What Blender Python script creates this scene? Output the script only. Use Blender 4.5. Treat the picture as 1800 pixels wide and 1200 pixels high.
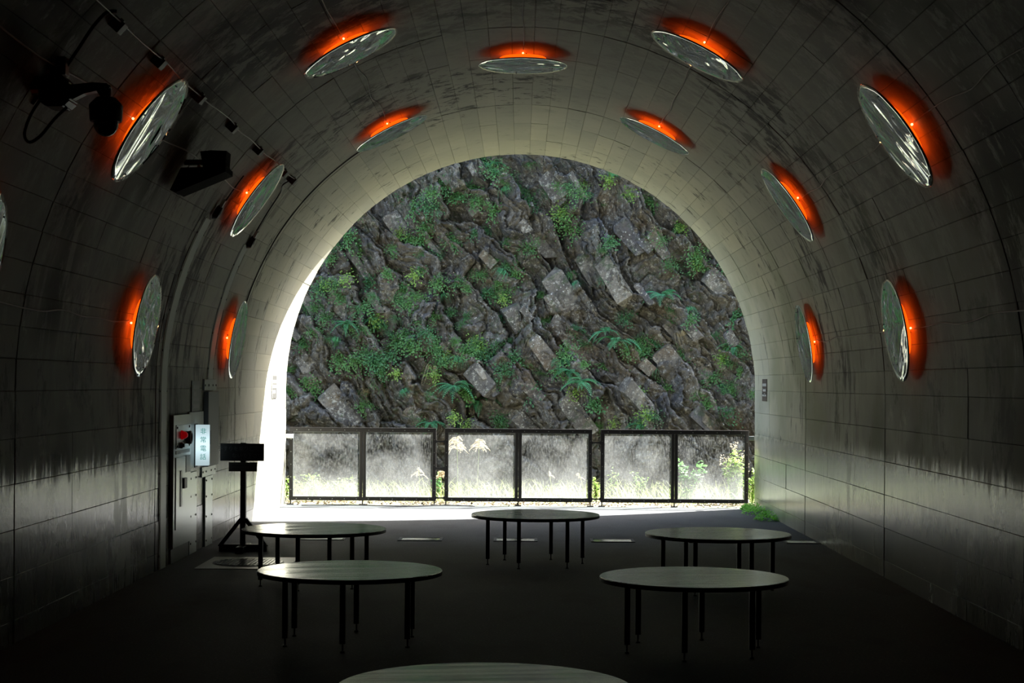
import bpy, bmesh, math, random
import numpy as np
from mathutils import Vector, Matrix

# ------------------------------------------------------------------ basics
for o in list(bpy.data.objects):
    bpy.data.objects.remove(o)
scene = bpy.context.scene
COL = scene.collection
R = random.Random(7)
rad = math.radians

# ------------------------------------------------------------------ camera
EYE = 1.65
FPX = 3000.0
ROLL = 0.0075
cam_d = bpy.data.cameras.new('camera')
cam_d.sensor_width = 36.0
cam_d.lens = 60.0
cam_d.shift_x = -15 / 1800.0
cam_d.shift_y = 74 / 1800.0
cam_d.clip_end = 300
cam = bpy.data.objects.new('camera', cam_d)
COL.objects.link(cam)
cam.matrix_world = Matrix.Translation((0, 0, EYE)) @ Matrix.Rotation(-ROLL, 4, 'Y') @ Matrix.Rotation(rad(90), 4, 'X')
scene.camera = cam

# ------------------------------------------------------------------ world, sun, exposure
scene.view_settings.view_transform = 'Standard'
scene.view_settings.look = 'None'
scene.view_settings.gamma = 1.0
scene.view_settings.exposure = 0.12
scene.view_settings.use_curve_mapping = False
SKY_STRENGTH = 1.0
SUN_STRENGTH = 42.0
world = bpy.data.worlds.new('sky')
scene.world = world
world.use_nodes = True
wn = world.node_tree
wn.nodes.clear()
w_out = wn.nodes.new('ShaderNodeOutputWorld')
w_bg = wn.nodes.new('ShaderNodeBackground')
w_sky = wn.nodes.new('ShaderNodeTexSky')
w_sky.sky_type = 'NISHITA'
w_sky.sun_disc = False
w_sky.sun_elevation = rad(45)
w_sky.sun_rotation = math.atan2(0.8, 0.6)
w_sky.dust_density = 3.0
w_sky.ozone_density = 1.0
w_bg.inputs['Strength'].default_value = SKY_STRENGTH
wn.links.new(w_sky.outputs[0], w_bg.inputs[0])
wn.links.new(w_bg.outputs[0], w_out.inputs[0])
sun_d = bpy.data.lights.new('sun', 'SUN')
sun_d.energy = SUN_STRENGTH
sun_d.angle = rad(0.53)
sun_d.color = (1.0, 0.975, 0.93)
sun = bpy.data.objects.new('sun', sun_d)
COL.objects.link(sun)
sun.location = (20, 40, 25)
sun.rotation_euler = Vector((0.8, 0.6, 1.0)).to_track_quat('Z', 'Y').to_euler()
scene.cycles.max_bounces = 10
scene.cycles.diffuse_bounces = 6
scene.cycles.glossy_bounces = 4
scene.cycles.transparent_max_bounces = 12
scene.cycles.caustics_reflective = False
scene.cycles.caustics_refractive = False
scene.cycles.sample_clamp_indirect = 6.0

# ------------------------------------------------------------------ pixel -> world
def at(px, py, Y):
    dx, dy = px - 915.0, 674.0 - py
    X = dx - dy * ROLL
    Z = dx * ROLL + dy
    return Vector((X * Y / FPX, Y, EYE + Z * Y / FPX))

W = 3.15       # tunnel half width = arch radius
ZC = 1.58      # springing height / arch centre
YE = 22.94     # tunnel mouth

def wl(px, py):   # point on the left wall plane: (Y, Z)
    p = at(px, py, 1.0)
    t = -W / p.x
    return t, EYE + (p.z - EYE) * t

def arch_frame(ang, y, inset=0.0):
    a = rad(ang)
    n = Vector((-math.cos(a), 0, -math.sin(a)))
    yv = Vector((0, 1, 0))
    xv = yv.cross(n)
    r = W - inset
    m = Matrix(((xv.x, yv.x, n.x, r * math.cos(a)),
                (xv.y, yv.y, n.y, y),
                (xv.z, yv.z, n.z, ZC + r * math.sin(a)),
                (0, 0, 0, 1)))
    return m

# ------------------------------------------------------------------ object helpers
def tag(o, label=None, cat=None, group=None, kind=None):
    if label: o['label'] = label
    if cat: o['category'] = cat
    if group: o['group'] = group
    if kind: o['kind'] = kind
    return o

def link(o, parent=None):
    COL.objects.link(o)
    if parent is not None:
        o.parent = parent
    return o

def empty(name, loc=(0, 0, 0), mat=None):
    o = bpy.data.objects.new(name, None)
    o.empty_display_size = 0.1
    link(o)
    if mat is not None:
        o.matrix_world = mat
    else:
        o.location = loc
    return o

def new_obj(name, me, parent=None, mat=None):
    o = bpy.data.objects.new(name, me)
    if mat is not None and len(me.materials) == 0:
        me.materials.append(mat)
    link(o, parent)
    return o

def from_bm(name, bm, mat=None, parent=None, smooth=False):
    me = bpy.data.meshes.new(name)
    bm.normal_update()
    bm.to_mesh(me)
    bm.free()
    if smooth:
        for p in me.polygons: p.use_smooth = True
    return new_obj(name, me, parent, mat)

def from_vf(name, v, f, mat=None, parent=None, smooth=False):
    me = bpy.data.meshes.new(name)
    me.from_pydata([tuple(map(float, a)) for a in v], [], [tuple(map(int, a)) for a in f])
    me.update()
    if smooth:
        for p in me.polygons: p.use_smooth = True
    return new_obj(name, me, parent, mat)

def dup(o, parent=None):
    c = o.copy()
    COL.objects.link(c)
    c.parent = parent
    return c

def bx(bm, x0, x1, y0, y1, z0, z1, bev=0.0):
    r = bmesh.ops.create_cube(bm, size=1)
    vs = r['verts']
    for v in vs:
        v.co.x = x0 + (v.co.x + .5) * (x1 - x0)
        v.co.y = y0 + (v.co.y + .5) * (y1 - y0)
        v.co.z = z0 + (v.co.z + .5) * (z1 - z0)
    if bev:
        es = list({e for v in vs for e in v.link_edges})
        bmesh.ops.bevel(bm, geom=es, offset=bev, segments=2, affect='EDGES', profile=.5)

def box(name, x0, x1, y0, y1, z0, z1, mat, parent=None, bev=0.0):
    bm = bmesh.new()
    bx(bm, min(x0, x1), max(x0, x1), min(y0, y1), max(y0, y1), min(z0, z1), max(z0, z1), bev)
    return from_bm(name, bm, mat, parent)

def cyl(bm, p0, p1, r0, r1=None, seg=16, caps=True):
    r1 = r0 if r1 is None else r1
    p0, p1 = Vector(p0), Vector(p1)
    d = p1 - p0
    m = Matrix.Translation((p0 + p1) / 2) @ d.to_track_quat('Z', 'Y').to_matrix().to_4x4()
    bmesh.ops.create_cone(bm, cap_ends=caps, segments=seg, radius1=r0, radius2=r1, depth=d.length, matrix=m)

def lathe(bm, prof, seg=48, M=Matrix()):
    rings = []
    for r, z in prof:
        if r < 1e-6:
            rings.append([bm.verts.new(M @ Vector((0, 0, z)))])
        else:
            rings.append([bm.verts.new(M @ Vector((r * math.cos(2 * math.pi * i / seg), r * math.sin(2 * math.pi * i / seg), z))) for i in range(seg)])
    for a, b in zip(rings, rings[1:]):
        for i in range(seg):
            j = (i + 1) % seg
            if len(a) == 1 and len(b) == 1: continue
            if len(a) == 1: bm.faces.new((a[0], b[i], b[j]))
            elif len(b) == 1: bm.faces.new((a[i], a[j], b[0]))
            else: bm.faces.new((a[i], a[j], b[j], b[i]))

def tube(name, pts, r, mat, parent=None, seg=6, smooth_path=True):
    pts = [Vector(p) for p in pts]
    if smooth_path and len(pts) > 2:
        q = []
        P = [pts[0]] + pts + [pts[-1]]
        for i in range(1, len(P) - 2):
            for k in range(4):
                t = k / 4
                a, b, c, d = P[i - 1], P[i], P[i + 1], P[i + 2]
                q.append(.5 * ((2 * b) + (c - a) * t + (2 * a - 5 * b + 4 * c - d) * t * t + (3 * b - a - 3 * c + d) * t ** 3))
        q.append(pts[-1])
        pts = q
    verts, faces = [], []
    for i, p in enumerate(pts):
        t = (pts[min(i + 1, len(pts) - 1)] - pts[max(i - 1, 0)]).normalized()
        u = t.cross(Vector((0.3, 0.2, 1))).normalized()
        w = t.cross(u)
        for k in range(seg):
            a = 2 * math.pi * k / seg
            verts.append(p + r * (math.cos(a) * u + math.sin(a) * w))
    for i in range(len(pts) - 1):
        for k in range(seg):
            a = i * seg + k; b = i * seg + (k + 1) % seg
            faces.append((a, b, b + seg, a + seg))
    faces.append(tuple(range(seg))[::-1]); faces.append(tuple(range(len(verts) - seg, len(verts))))
    return from_vf(name, verts, faces, mat, parent, True)

def text_obj(name, s, size, mat, parent, M, spacing=1.0, ext=0.0008):
    c = bpy.data.curves.new('txt', 'FONT')
    c.body = s; c.size = size; c.extrude = ext; c.space_line = spacing
    c.align_x = 'CENTER'; c.align_y = 'CENTER'
    t = bpy.data.objects.new('txt', c)
    COL.objects.link(t)
    dg = bpy.context.evaluated_depsgraph_get()
    me = bpy.data.meshes.new_from_object(t.evaluated_get(dg))
    bpy.data.objects.remove(t)
    me.materials.clear()
    me.transform(M)
    return new_obj(name, me, parent, mat)

# ------------------------------------------------------------------ materials
class NT:
    def __init__(s, name):
        s.m = bpy.data.materials.new(name)
        s.m.use_nodes = True
        s.t = s.m.node_tree
        s.t.nodes.clear()
        s.out = s.t.nodes.new('ShaderNodeOutputMaterial')
    def n(s, typ, **kw):
        nd = s.t.nodes.new(typ)
        for k, v in kw.items(): setattr(nd, k, v)
        return nd
    def put(s, sock, v):
        if isinstance(v, bpy.types.NodeSocket): s.t.links.new(v, sock)
        elif isinstance(v, (tuple, list)) and len(v) == 3 and sock.type == 'RGBA': sock.default_value = (*v, 1)
        else: sock.default_value = v
    def pos(s): return s.n('ShaderNodeNewGeometry').outputs['Position']
    def obj(s): return s.n('ShaderNodeTexCoord').outputs['Object']
    def rnd(s): return s.n('ShaderNodeObjectInfo').outputs['Random']
    def xyz(s, v):
        nd = s.n('ShaderNodeSeparateXYZ'); s.put(nd.inputs[0], v); return nd.outputs
    def mapping(s, v, scale=(1, 1, 1), rot=(0, 0, 0), loc=(0, 0, 0)):
        nd = s.n('ShaderNodeMapping'); s.put(nd.inputs[0], v)
        nd.inputs['Scale'].default_value = scale; nd.inputs['Rotation'].default_value = rot; nd.inputs['Location'].default_value = loc
        return nd.outputs[0]
    def noise(s, v, scale, detail=4, rough=.55, dist=0.0, out=0):
        nd = s.n('ShaderNodeTexNoise'); s.put(nd.inputs['Vector'], v)
        nd.inputs['Scale'].default_value = scale; nd.inputs['Detail'].default_value = detail
        nd.inputs['Roughness'].default_value = rough; nd.inputs['Distortion'].default_value = dist
        return nd.outputs[out]
    def voro(s, v, scale, feature='F1'):
        nd = s.n('ShaderNodeTexVoronoi'); nd.feature = feature; s.put(nd.inputs['Vector'], v)
        nd.inputs['Scale'].default_value = scale
        return nd.outputs
    def mr(s, v, a, b, c=0.0, d=1.0, smooth=True):
        nd = s.n('ShaderNodeMapRange')
        if smooth: nd.interpolation_type = 'SMOOTHSTEP'
        s.put(nd.inputs[0], v)
        for i, x in zip((1, 2, 3, 4), (a, b, c, d)): s.put(nd.inputs[i], x)
        return nd.outputs[0]
    def math(s, op, a, b=0.0, clamp=False):
        nd = s.n('ShaderNodeMath', operation=op); nd.use_clamp = clamp
        s.put(nd.inputs[0], a); s.put(nd.inputs[1], b); return nd.outputs[0]
    def mix(s, f, a, b, typ='MIX'):
        nd = s.n('ShaderNodeMixRGB', blend_type=typ)
        s.put(nd.inputs[0], f); s.put(nd.inputs[1], a); s.put(nd.inputs[2], b); return nd.outputs[0]
    def bump(s, h, strength=.3, dist=.01):
        nd = s.n('ShaderNodeBump'); s.put(nd.inputs['Height'], h)
        nd.inputs['Strength'].default_value = strength; nd.inputs['Distance'].default_value = dist
        return nd.outputs[0]
    def bsdf(s, color, rough=.6, metal=0.0, normal=None, spec=.5, **kw):
        nd = s.n('ShaderNodeBsdfPrincipled')
        s.put(nd.inputs['Base Color'], color); s.put(nd.inputs['Roughness'], rough); s.put(nd.inputs['Metallic'], metal)
        s.put(nd.inputs['Specular IOR Level'], spec)
        if normal is not None: s.put(nd.inputs['Normal'], normal)
        for k, v in kw.items(): s.put(nd.inputs[k.replace('_', ' ')], v)
        return nd.outputs[0]
    def done(s, sh):
        s.put(s.out.inputs[0], sh); return s.m

def simple(name, color, rough=.5, metal=0.0, var=.15, nscale=12.0, bump=.1, spec=.5):
    t = NT(name)
    n = t.noise(t.pos(), nscale, 4)
    c = t.mix(1.0, color, t.mix(n, (1 - var,) * 3, (1 + var,) * 3), 'MULTIPLY')
    return t.done(t.bsdf(c, t.math('ADD', rough - .06, t.math('MULTIPLY', n, .12)), metal, t.bump(n, bump, .002), spec))

# --- concrete of the vault
def make_concrete():
    t = NT('vault_concrete')
    P = t.pos()
    x, y, z = t.xyz(P)
    rnd = t.rnd()
    far = t.mr(y, 12.0, 19.0)                      # rises along the tunnel towards the mouth
    base = t.mix(t.noise(P, 1.1, 5, .6), (.415, .42, .365), (.25, .256, .228))
    base = t.mix(t.mr(t.noise(P, .35, 3), .35, .65), base, t.mix(.5, base, (.34, .335, .26)))
    base = t.mix(1.0, base, t.mix(t.mr(y, 15.5, 21.5), (.95, .96, .97), (1.28, 1.27, 1.22)), 'MULTIPLY')  # paler, cleaner mouth concrete, with bounced daylight painted into its colour
    base = t.mix(1.0, base, t.mix(rnd, (.86, .87, .88), (1.08, 1.07, 1.04)), 'MULTIPLY')
    # streaks running down the walls
    Ps = t.mapping(P, (2.2, 2.2, .55))
    st = t.noise(Ps, 2.2, 9, .74, .4)
    thr = t.mr(y, 9.0, 21.0, .36, .56, False)
    stain = t.mr(t.math('SUBTRACT', st, thr), 0.0, .10)
    patch = t.mr(t.noise(P, .42, 3, .5), .44, .60)
    stain = t.math('MULTIPLY', stain, t.math('ADD', t.math('MULTIPLY', patch, .85), .15))
    # grime band under the top wall seam
    hb = t.math('ADD', z, t.math('MULTIPLY', t.noise(t.mapping(P, (5, 5, .9)), 2.0, 6, .7), -.9))
    side = t.mr(t.math('ABSOLUTE', x), 3.0, 3.1)
    band = t.math('MULTIPLY', t.mr(hb, .25, .55), t.mr(z, 1.9, 1.2))
    band = t.math('MULTIPLY', t.math('MULTIPLY', band, side), t.mr(t.noise(P, .7, 3), .42, .6))
    band = t.math('MULTIPLY', band, t.mr(y, 21.0, 14.0, .15, .5))
    stain = t.math('MAXIMUM', stain, band)
    col = t.mix(stain, base, (.035, .036, .033))
    bt = t.math('MULTIPLY', t.mr(t.noise(t.mapping(P, (1, 1, .6), (0, 0, 0), (3, 9, 4)), 1.5, 10, .78, .2), t.mr(y, 9.0, 19.0, .50, .62, False), t.mr(y, 9.0, 19.0, .56, .68, False)), side)
    col = t.mix(t.math('MULTIPLY', bt, .75), col, (.045, .046, .042))
    # pale lime bloom
    bl = t.math('MULTIPLY', t.mr(t.noise(t.mapping(P, (1.5, 1.5, 1.5)), 2.6, 9, .75), .56, .68), t.mr(t.noise(P, .5, 2), .50, .62))
    col = t.mix(t.math('MULTIPLY', bl, t.mr(y, 17.0, 12.0, .35, .8)), col, (.5, .49, .45))
    b2 = t.math('MULTIPLY', t.mr(t.noise(t.mapping(P, (1, 1, 1), (0, 0, 0), (1, 4, 2)), 3.4, 10, .8), .47, .60), t.mr(t.noise(P, .55, 3), .44, .56))
    b2 = t.math('MULTIPLY', t.math('MULTIPLY', b2, t.mr(z, 2.4, 3.4)), t.mr(y, 15.0, 12.5))
    col = t.mix(t.math('MULTIPLY', b2, .7), col, (.50, .51, .47))
    bj = t.mr(t.math('ABSOLUTE', t.math('ADD', y, t.math('ADD', -11.25, t.math('MULTIPLY', t.noise(P, 2.2, 6, .7), .8)))), .34, .10)
    bj = t.math('MULTIPLY', bj, t.math('MULTIPLY', t.mr(z, 2.2, 3.0), t.mr(t.noise(P, 5.5, 8, .75), .40, .58)))
    col = t.mix(t.math('MULTIPLY', bj, .75), col, (.52, .50, .46))
    # green algae low on the right-hand wall
    al = t.math('MULTIPLY', t.mr(t.noise(P, .9, 4), .45, .65), t.mr(x, 2.2, 3.1))
    al = t.math('MULTIPLY', al, .4)
    col = t.mix(al, col, (.13, .16, .07))
    # small pits
    pits = t.mr(t.voro(P, 9.0)[0], .07, .03)
    pits = t.math('MULTIPLY', pits, t.mr(t.noise(P, 1.7, 2), .5, .6))
    col = t.mix(pits, col, (.02, .02, .02))
    # painted, shiny dado on the lower walls
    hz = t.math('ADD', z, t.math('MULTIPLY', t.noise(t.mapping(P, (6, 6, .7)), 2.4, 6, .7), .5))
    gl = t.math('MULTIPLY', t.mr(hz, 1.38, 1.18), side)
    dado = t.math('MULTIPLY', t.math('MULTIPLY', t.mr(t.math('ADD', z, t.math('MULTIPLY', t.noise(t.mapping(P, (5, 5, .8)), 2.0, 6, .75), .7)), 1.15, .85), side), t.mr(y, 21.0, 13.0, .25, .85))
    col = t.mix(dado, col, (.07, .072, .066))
    rough = t.math('ADD', .62, t.math('MULTIPLY', gl, -.45))
    rough = t.math('ADD', rough, t.math('MULTIPLY', stain, .12))
    rough = t.math('ADD', rough, t.math('MULTIPLY', t.noise(P, 6, 3), .08))
    h = t.math('ADD', t.noise(P, 14, 6, .6), t.math('MULTIPLY', t.noise(P, 2.5, 3), 1.6))
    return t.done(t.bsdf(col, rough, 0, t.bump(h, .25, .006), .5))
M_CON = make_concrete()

def make_floor():
    t = NT('asphalt_floor')
    P = t.pos()
    n = t.noise(P, 1.3, 6, .6)
    f = t.noise(P, 60, 3, .6)
    c = t.mix(n, (.040, .045, .048), (.068, .074, .078))
    c = t.mix(t.mr(f, .55, .7), c, (.15, .15, .145))
    c = t.mix(t.mr(t.noise(t.mapping(P, (1, .4, 1)), 2.2, 5), .52, .62, 0, .5), c, (.035, .035, .037))
    return t.done(t.bsdf(c, t.math('ADD', .62, t.math('MULTIPLY', n, .25)), 0, t.bump(f, .5, .004), .35))
M_FLOOR = make_floor()

def make_rock():
    t = NT('cliff_rock')
    P = t.pos()
    at_ = t.n('ShaderNodeAttribute'); at_.attribute_name = 'tone'
    tone = t.math('ADD', at_.outputs['Fac'], t.rnd())
    tone = t.math('FRACT', tone)
    Pr = t.mapping(P, (1, 1, 1), (0, rad(-35), 0))
    Pl = t.mapping(Pr, (1.4, 1.4, .45))
    a = t.noise(Pl, 1.6, 8, .65, .4)
    c = t.mix(t.mr(a, .3, .7), (.075, .07, .066), (.27, .245, .20))
    c = t.mix(t.mr(tone, .0, 1.0, 0, .8, False), c, t.mix(t.noise(P, 5, 4), (.05, .05, .058), (.13, .11, .08)))
    c = t.mix(t.mr(t.noise(P, .8, 4, .6), .52, .68, 0, .65), c, (.12, .08, .04))
    blue = t.math('MULTIPLY', t.mr(tone, .72, .85), t.mr(t.noise(P, 1.1, 3), .45, .6))
    c = t.mix(t.math('MULTIPLY', blue, .7), c, (.085, .09, .11))
    # lichen
    l1 = t.mr(t.noise(P, 13, 9, .82), .52, .58)
    l2 = t.mr(t.noise(P, 1.9, 5, .65), .34, .56)
    c = t.mix(t.math('MULTIPLY', t.math('MULTIPLY', l1, l2), .85), c, (.44, .43, .37))
    dk = t.mr(t.noise(t.mapping(P, (1, 1, 1), (0, 0, 0), (5, 3, 2)), 9, 9, .8), .50, .42)
    c = t.mix(t.math('MULTIPLY', dk, .6), c, (.035, .033, .031))
    sp = t.mr(t.voro(P, 14)[0], .26, .16)
    sp = t.math('MULTIPLY', sp, t.mr(t.noise(P, 1.4, 3), .55, .66))
    c = t.mix(t.math('MULTIPLY', sp, .8), c, (.55, .55, .52))
    # moss
    ms = t.math('MULTIPLY', t.mr(t.noise(P, 7, 5, .7), .5, .6), t.mr(t.noise(P, .65, 3), .46, .6))
    c = t.mix(t.math('MULTIPLY', ms, .6), c, (.045, .075, .03))
    cr = t.mr(t.noise(t.mapping(Pr, (3, 3, .9)), 2.0, 8, .7, .6), .40, .33)
    c = t.mix(t.math('MULTIPLY', cr, .7), c, (.03, .027, .025))
    h = t.math('ADD', t.noise(Pl, 5, 9, .72), t.math('MULTIPLY', t.noise(P, 28, 5, .7), .35))
    return t.done(t.bsdf(c, .78, 0, t.bump(h, 1.0, .11), .3))
M_ROCK = make_rock()

def make_ground():
    t = NT('river_bank_ground')
    P = t.pos()
    c = t.mix(t.noise(P, 4, 6, .7), (.12, .11, .07), (.24, .22, .16))
    c = t.mix(t.mr(t.noise(P, 1.5, 4), .5, .6, 0, .6), c, (.09, .13, .04))
    return t.done(t.bsdf(c, .9, 0, t.bump(t.noise(P, 20, 5), .8, .03)))
M_GROUND = make_ground()

def leaf_mat(name, c0, c1, trans=.35, sat=1.0):
    t = NT(name)
    r = t.rnd()
    c = t.mix(r, c0, c1)
    c = t.mix(t.noise(t.pos(), 9, 3), c, t.mix(.5, c, c1))
    d = t.bsdf(c, .5, 0, None, .35)
    tr = t.n('ShaderNodeBsdfTranslucent'); t.put(tr.inputs[0], c)
    mx = t.n('ShaderNodeMixShader'); mx.inputs[0].default_value = trans
    t.put(mx.inputs[1], d); t.put(mx.inputs[2], tr.outputs[0])
    return t.done(mx.outputs[0])
M_LEAF = leaf_mat('leaf_green', (.045, .15, .07), (.11, .25, .07))
M_LEAFB = leaf_mat('leaf_bright', (.15, .30, .05), (.26, .40, .09), .45)
M_FERN = leaf_mat('fern_green', (.06, .25, .13), (.11, .34, .15))
M_GRASS = leaf_mat('grass_green', (.16, .26, .06), (.35, .38, .16), .4)
M_DRY = leaf_mat('dry_grass', (.22, .17, .09), (.30, .26, .15), .3)
M_PLUME = leaf_mat('grass_plume', (.62, .52, .36), (.72, .62, .46), .4)
M_LITTER = leaf_mat('leaf_litter', (.12, .07, .04), (.16, .13, .06), .1)
M_TWIG = simple('twig', (.09, .07, .045), .8)

M_BLACK = simple('black_metal', (.012, .012, .013), .45, .0)
M_DARKFRAME = simple('dark_brown_frame', (.014, .012, .012), .5, 0.0)
M_BLACKP = simple('black_plastic', (.006, .006, .006), .4)
M_STEEL = simple('stainless_steel', (.38, .41, .40), .30, .85, .12, 5.0)
M_STEELD = simple('dull_steel_cover', (.34, .37, .35), .38, .15, .15, 4.0)
M_GREYP = simple('grey_painted_steel', (.13, .14, .14), .5, .1, .15, 4.0)
M_WHITEC = simple('pale_cable', (.42, .40, .37), .5)
M_SLAB = simple('pale_concrete_slab', (.35, .35, .33), .38, 0, .3, 6.0)
M_RIM = simple('black_rim', (.008, .008, .008), .4)
M_SIGN = simple('dark_sign_board', (.02, .02, .02), .5)
M_SIGNT = simple('sign_lettering', (.10, .10, .10), .5)
M_SIGN2 = simple('brown_sign_board', (.06, .055, .05), .6)
M_SIGN2T = simple('sign_small_lettering', (.03, .028, .026), .6)
M_WHITEB = simple('white_plastic', (.7, .7, .68), .4)
M_BROWNP = simple('rusty_sign_plate', (.075, .055, .045), .6, 0, .35, 25)
M_PALEP = simple('pale_sign_mark', (.42, .43, .42), .6)
M_GREYPL = simple('faded_grey_plate', (.075, .08, .078), .5)
M_GREYPM = simple('faded_grey_mark', (.12, .125, .12), .5)
M_WHITEPL = simple('white_plate', (.34, .33, .29), .6)
M_WHITEPM = simple('grey_mark', (.060, .060, .056), .8, 0, .05, 5, .05, .1)

def make_tabletop():
    t = NT('brushed_tabletop')
    O = t.obj()
    s = t.noise(t.mapping(O, (.8, 12, 1)), 1.3, 4, .6)
    s = t.mr(s, .36, .64)
    s2 = t.noise(O, 5, 3)
    c = t.mix(s, (.26, .29, .28), (.72, .75, .74))
    r = t.math('ADD', .08, t.math('MULTIPLY', s, .16))
    return t.done(t.bsdf(c, r, .72, t.bump(t.math('ADD', s, t.math('MULTIPLY', s2, .9)), .4, .002), .5))
M_TOP = make_tabletop()

def make_mirror():
    t = NT('rippled_mirror')
    O = t.obj()
    inf = t.n('ShaderNodeObjectInfo')
    off = t.n('ShaderNodeVectorMath', operation='SCALE')
    t.put(off.inputs[0], (3.1, 7.7, 1.3)); t.put(off.inputs['Scale'], t.math('MULTIPLY', inf.outputs['Random'], 13.0))
    ad = t.n('ShaderNodeVectorMath', operation='ADD')
    t.put(ad.inputs[0], O); t.put(ad.inputs[1], off.outputs[0])
    V = ad.outputs[0]
    V2 = t.mapping(V, (1.0, .30, 1.0), (0, 0, .6))
    h = t.math('ADD', t.noise(V, 1.9, .6, .3, 1.3), t.math('ADD', t.math('MULTIPLY', t.noise(V2, 4.2, .6, .4, 1.6), .42), t.math('MULTIPLY', t.noise(V2, 9.0, 0, .4, 1.0), .10)))
    return t.done(t.bsdf((.76, .81, .78), .01, 1.0, t.bump(h, 1.0, .030)))
M_MIRROR = make_mirror()

def emis(name, col, strength):
    t = NT(name)
    e = t.n('ShaderNodeEmission'); t.put(e.inputs[0], col); e.inputs[1].default_value = strength
    return t.done(e.outputs[0])
M_LAMP = emis('orange_lamp_glow', (1.0, .075, .002), 1.9)
M_BULB = emis('bulb_glow', (1.0, .55, .22), 3.0)
def make_lightbox():
    t = NT('lightbox_face')
    z = t.xyz(t.obj())[2]
    f = t.math('MULTIPLY', t.mr(z, .0, .2, .45, 1.0), t.mr(z, .39, .2, .45, 1.0))
    e = t.n('ShaderNodeEmission'); t.put(e.inputs[0], (.66, .86, .92)); t.put(e.inputs[1], t.math('ADD', .15, f))
    return t.done(e.outputs[0])
M_LIGHTBOX = make_lightbox()
M_TEAL = emis('teal_lettering', (.02, .27, .23), .8)
M_TEAL_E = M_TEAL
def make_redlamp():
    t = NT('red_signal_lamp')
    return t.done(t.bsdf((.5, .005, .01), .15, 0, None, .5, Emission_Color=(.9, .004, .01, 1), Emission_Strength=.12))
M_RED = make_redlamp()
M_REDD = emis('red_lamp_core', (1.0, .01, .02), .9)

def make_glass():
    t = NT('dirty_glass')
    P = t.pos()
    V = t.mapping(P, (13, 13, 3.2))
    streak = t.noise(V, 5.5, 7, .72, .2)
    z = t.xyz(P)[2]
    fine = t.noise(P, 55, 4, .7)
    d = t.math('ADD', t.mr(streak, .40, .72, .03, .24), t.mr(fine, .5, .72, 0, .12))
    d = t.math('ADD', d, t.mr(t.noise(P, 1.5, 3), .38, .62, -.06, .16))
    d = t.math('ADD', d, t.mr(z, .75, .05, .0, .34))
    tr = t.n('ShaderNodeBsdfTransparent'); t.put(tr.inputs[0], (.9, .94, .93))
    tl = t.n('ShaderNodeBsdfTranslucent'); t.put(tl.inputs[0], (.58, .61, .60))
    df = t.n('ShaderNodeBsdfDiffuse'); t.put(df.inputs[0], (.45, .45, .40))
    m0 = t.n('ShaderNodeMixShader'); m0.inputs[0].default_value = .5
    t.put(m0.inputs[1], tl.outputs[0]); t.put(m0.inputs[2], df.outputs[0])
    m1 = t.n('ShaderNodeMixShader'); t.put(m1.inputs[0], t.math('MULTIPLY', d, DIRT))
    t.put(m1.inputs[1], tr.outputs[0]); t.put(m1.inputs[2], m0.outputs[0])
    gl = t.n('ShaderNodeBsdfGlossy'); gl.inputs['Roughness'].default_value = .02
    fr = t.n('ShaderNodeFresnel'); fr.inputs[0].default_value = 1.45
    m2 = t.n('ShaderNodeMixShader'); t.put(m2.inputs[0], fr.outputs[0])
    t.put(m2.inputs[1], m1.outputs[0]); t.put(m2.inputs[2], gl.outputs[0])
    return t.done(m2.outputs[0])
DIRT = .62
M_GLASS = make_glass()

# ================================================================== TUNNEL
PITCH = 4.1
joints = [YE - PITCH * k for k in range(0, 8)]
NA = 49
da = 180.0 / NA
Y0 = -10.0

def profile(r):   # list of (angle or None, x, z) along the section, right floor -> over -> left floor
    pts = [(r, -.02)]
    pts += [(r * math.cos(rad(i * da)), ZC + r * math.sin(rad(i * da))) for i in range(NA + 1)]
    pts += [(-r, -.02)]
    return pts

def shell(name, i0, i1):
    pi_, po = profile(W + .022)[i0:i1 + 1], profile(W + .45)[i0:i1 + 1]
    v, f = [], []
    n = len(pi_)
    for yy in (Y0, YE - .012):
        for p in pi_: v.append((p[0], yy, p[1]))
        for p in po: v.append((p[0], yy, p[1]))
    for k in range(n - 1):
        f.append((k, k + 1, 2 * n + k + 1, 2 * n + k))
        f.append((n + k + 1, n + k, 3 * n + k, 3 * n + k + 1))
        f.append((k + 1, k, n + k, n + k + 1))
        f.append((2 * n + k, 2 * n + k + 1, 3 * n + k + 1, 3 * n + k))
    f.append((0, 2 * n, 3 * n, n)); f.append((n - 1, 2 * n - 1, 4 * n - 1, 3 * n - 1))
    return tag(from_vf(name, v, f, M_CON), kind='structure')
NW = 10
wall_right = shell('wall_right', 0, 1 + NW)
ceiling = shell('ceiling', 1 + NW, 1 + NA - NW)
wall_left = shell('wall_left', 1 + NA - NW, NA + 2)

def panel_mesh(name, hw, y0, y1, th=.03, bev=.0022):
    """slab in local frame: x across, y along the tunnel, z = inward"""
    xs = [(-hw, -th), (-hw, -bev), (-hw + bev, 0), (hw - bev, 0), (hw, -bev), (hw, -th)]
    v = [(a, y0, b) for a, b in xs] + [(a, y1, b) for a, b in xs]
    n = len(xs)
    f = [(k, k + 1, n + k + 1, n + k) for k in range(n - 1)]
    f.append(tuple(range(n))[::-1]); f.append(tuple(range(n, 2 * n)))
    me = bpy.data.meshes.new(name)
    me.from_pydata(v, [], f); me.update()
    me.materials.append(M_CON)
    return me

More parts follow.
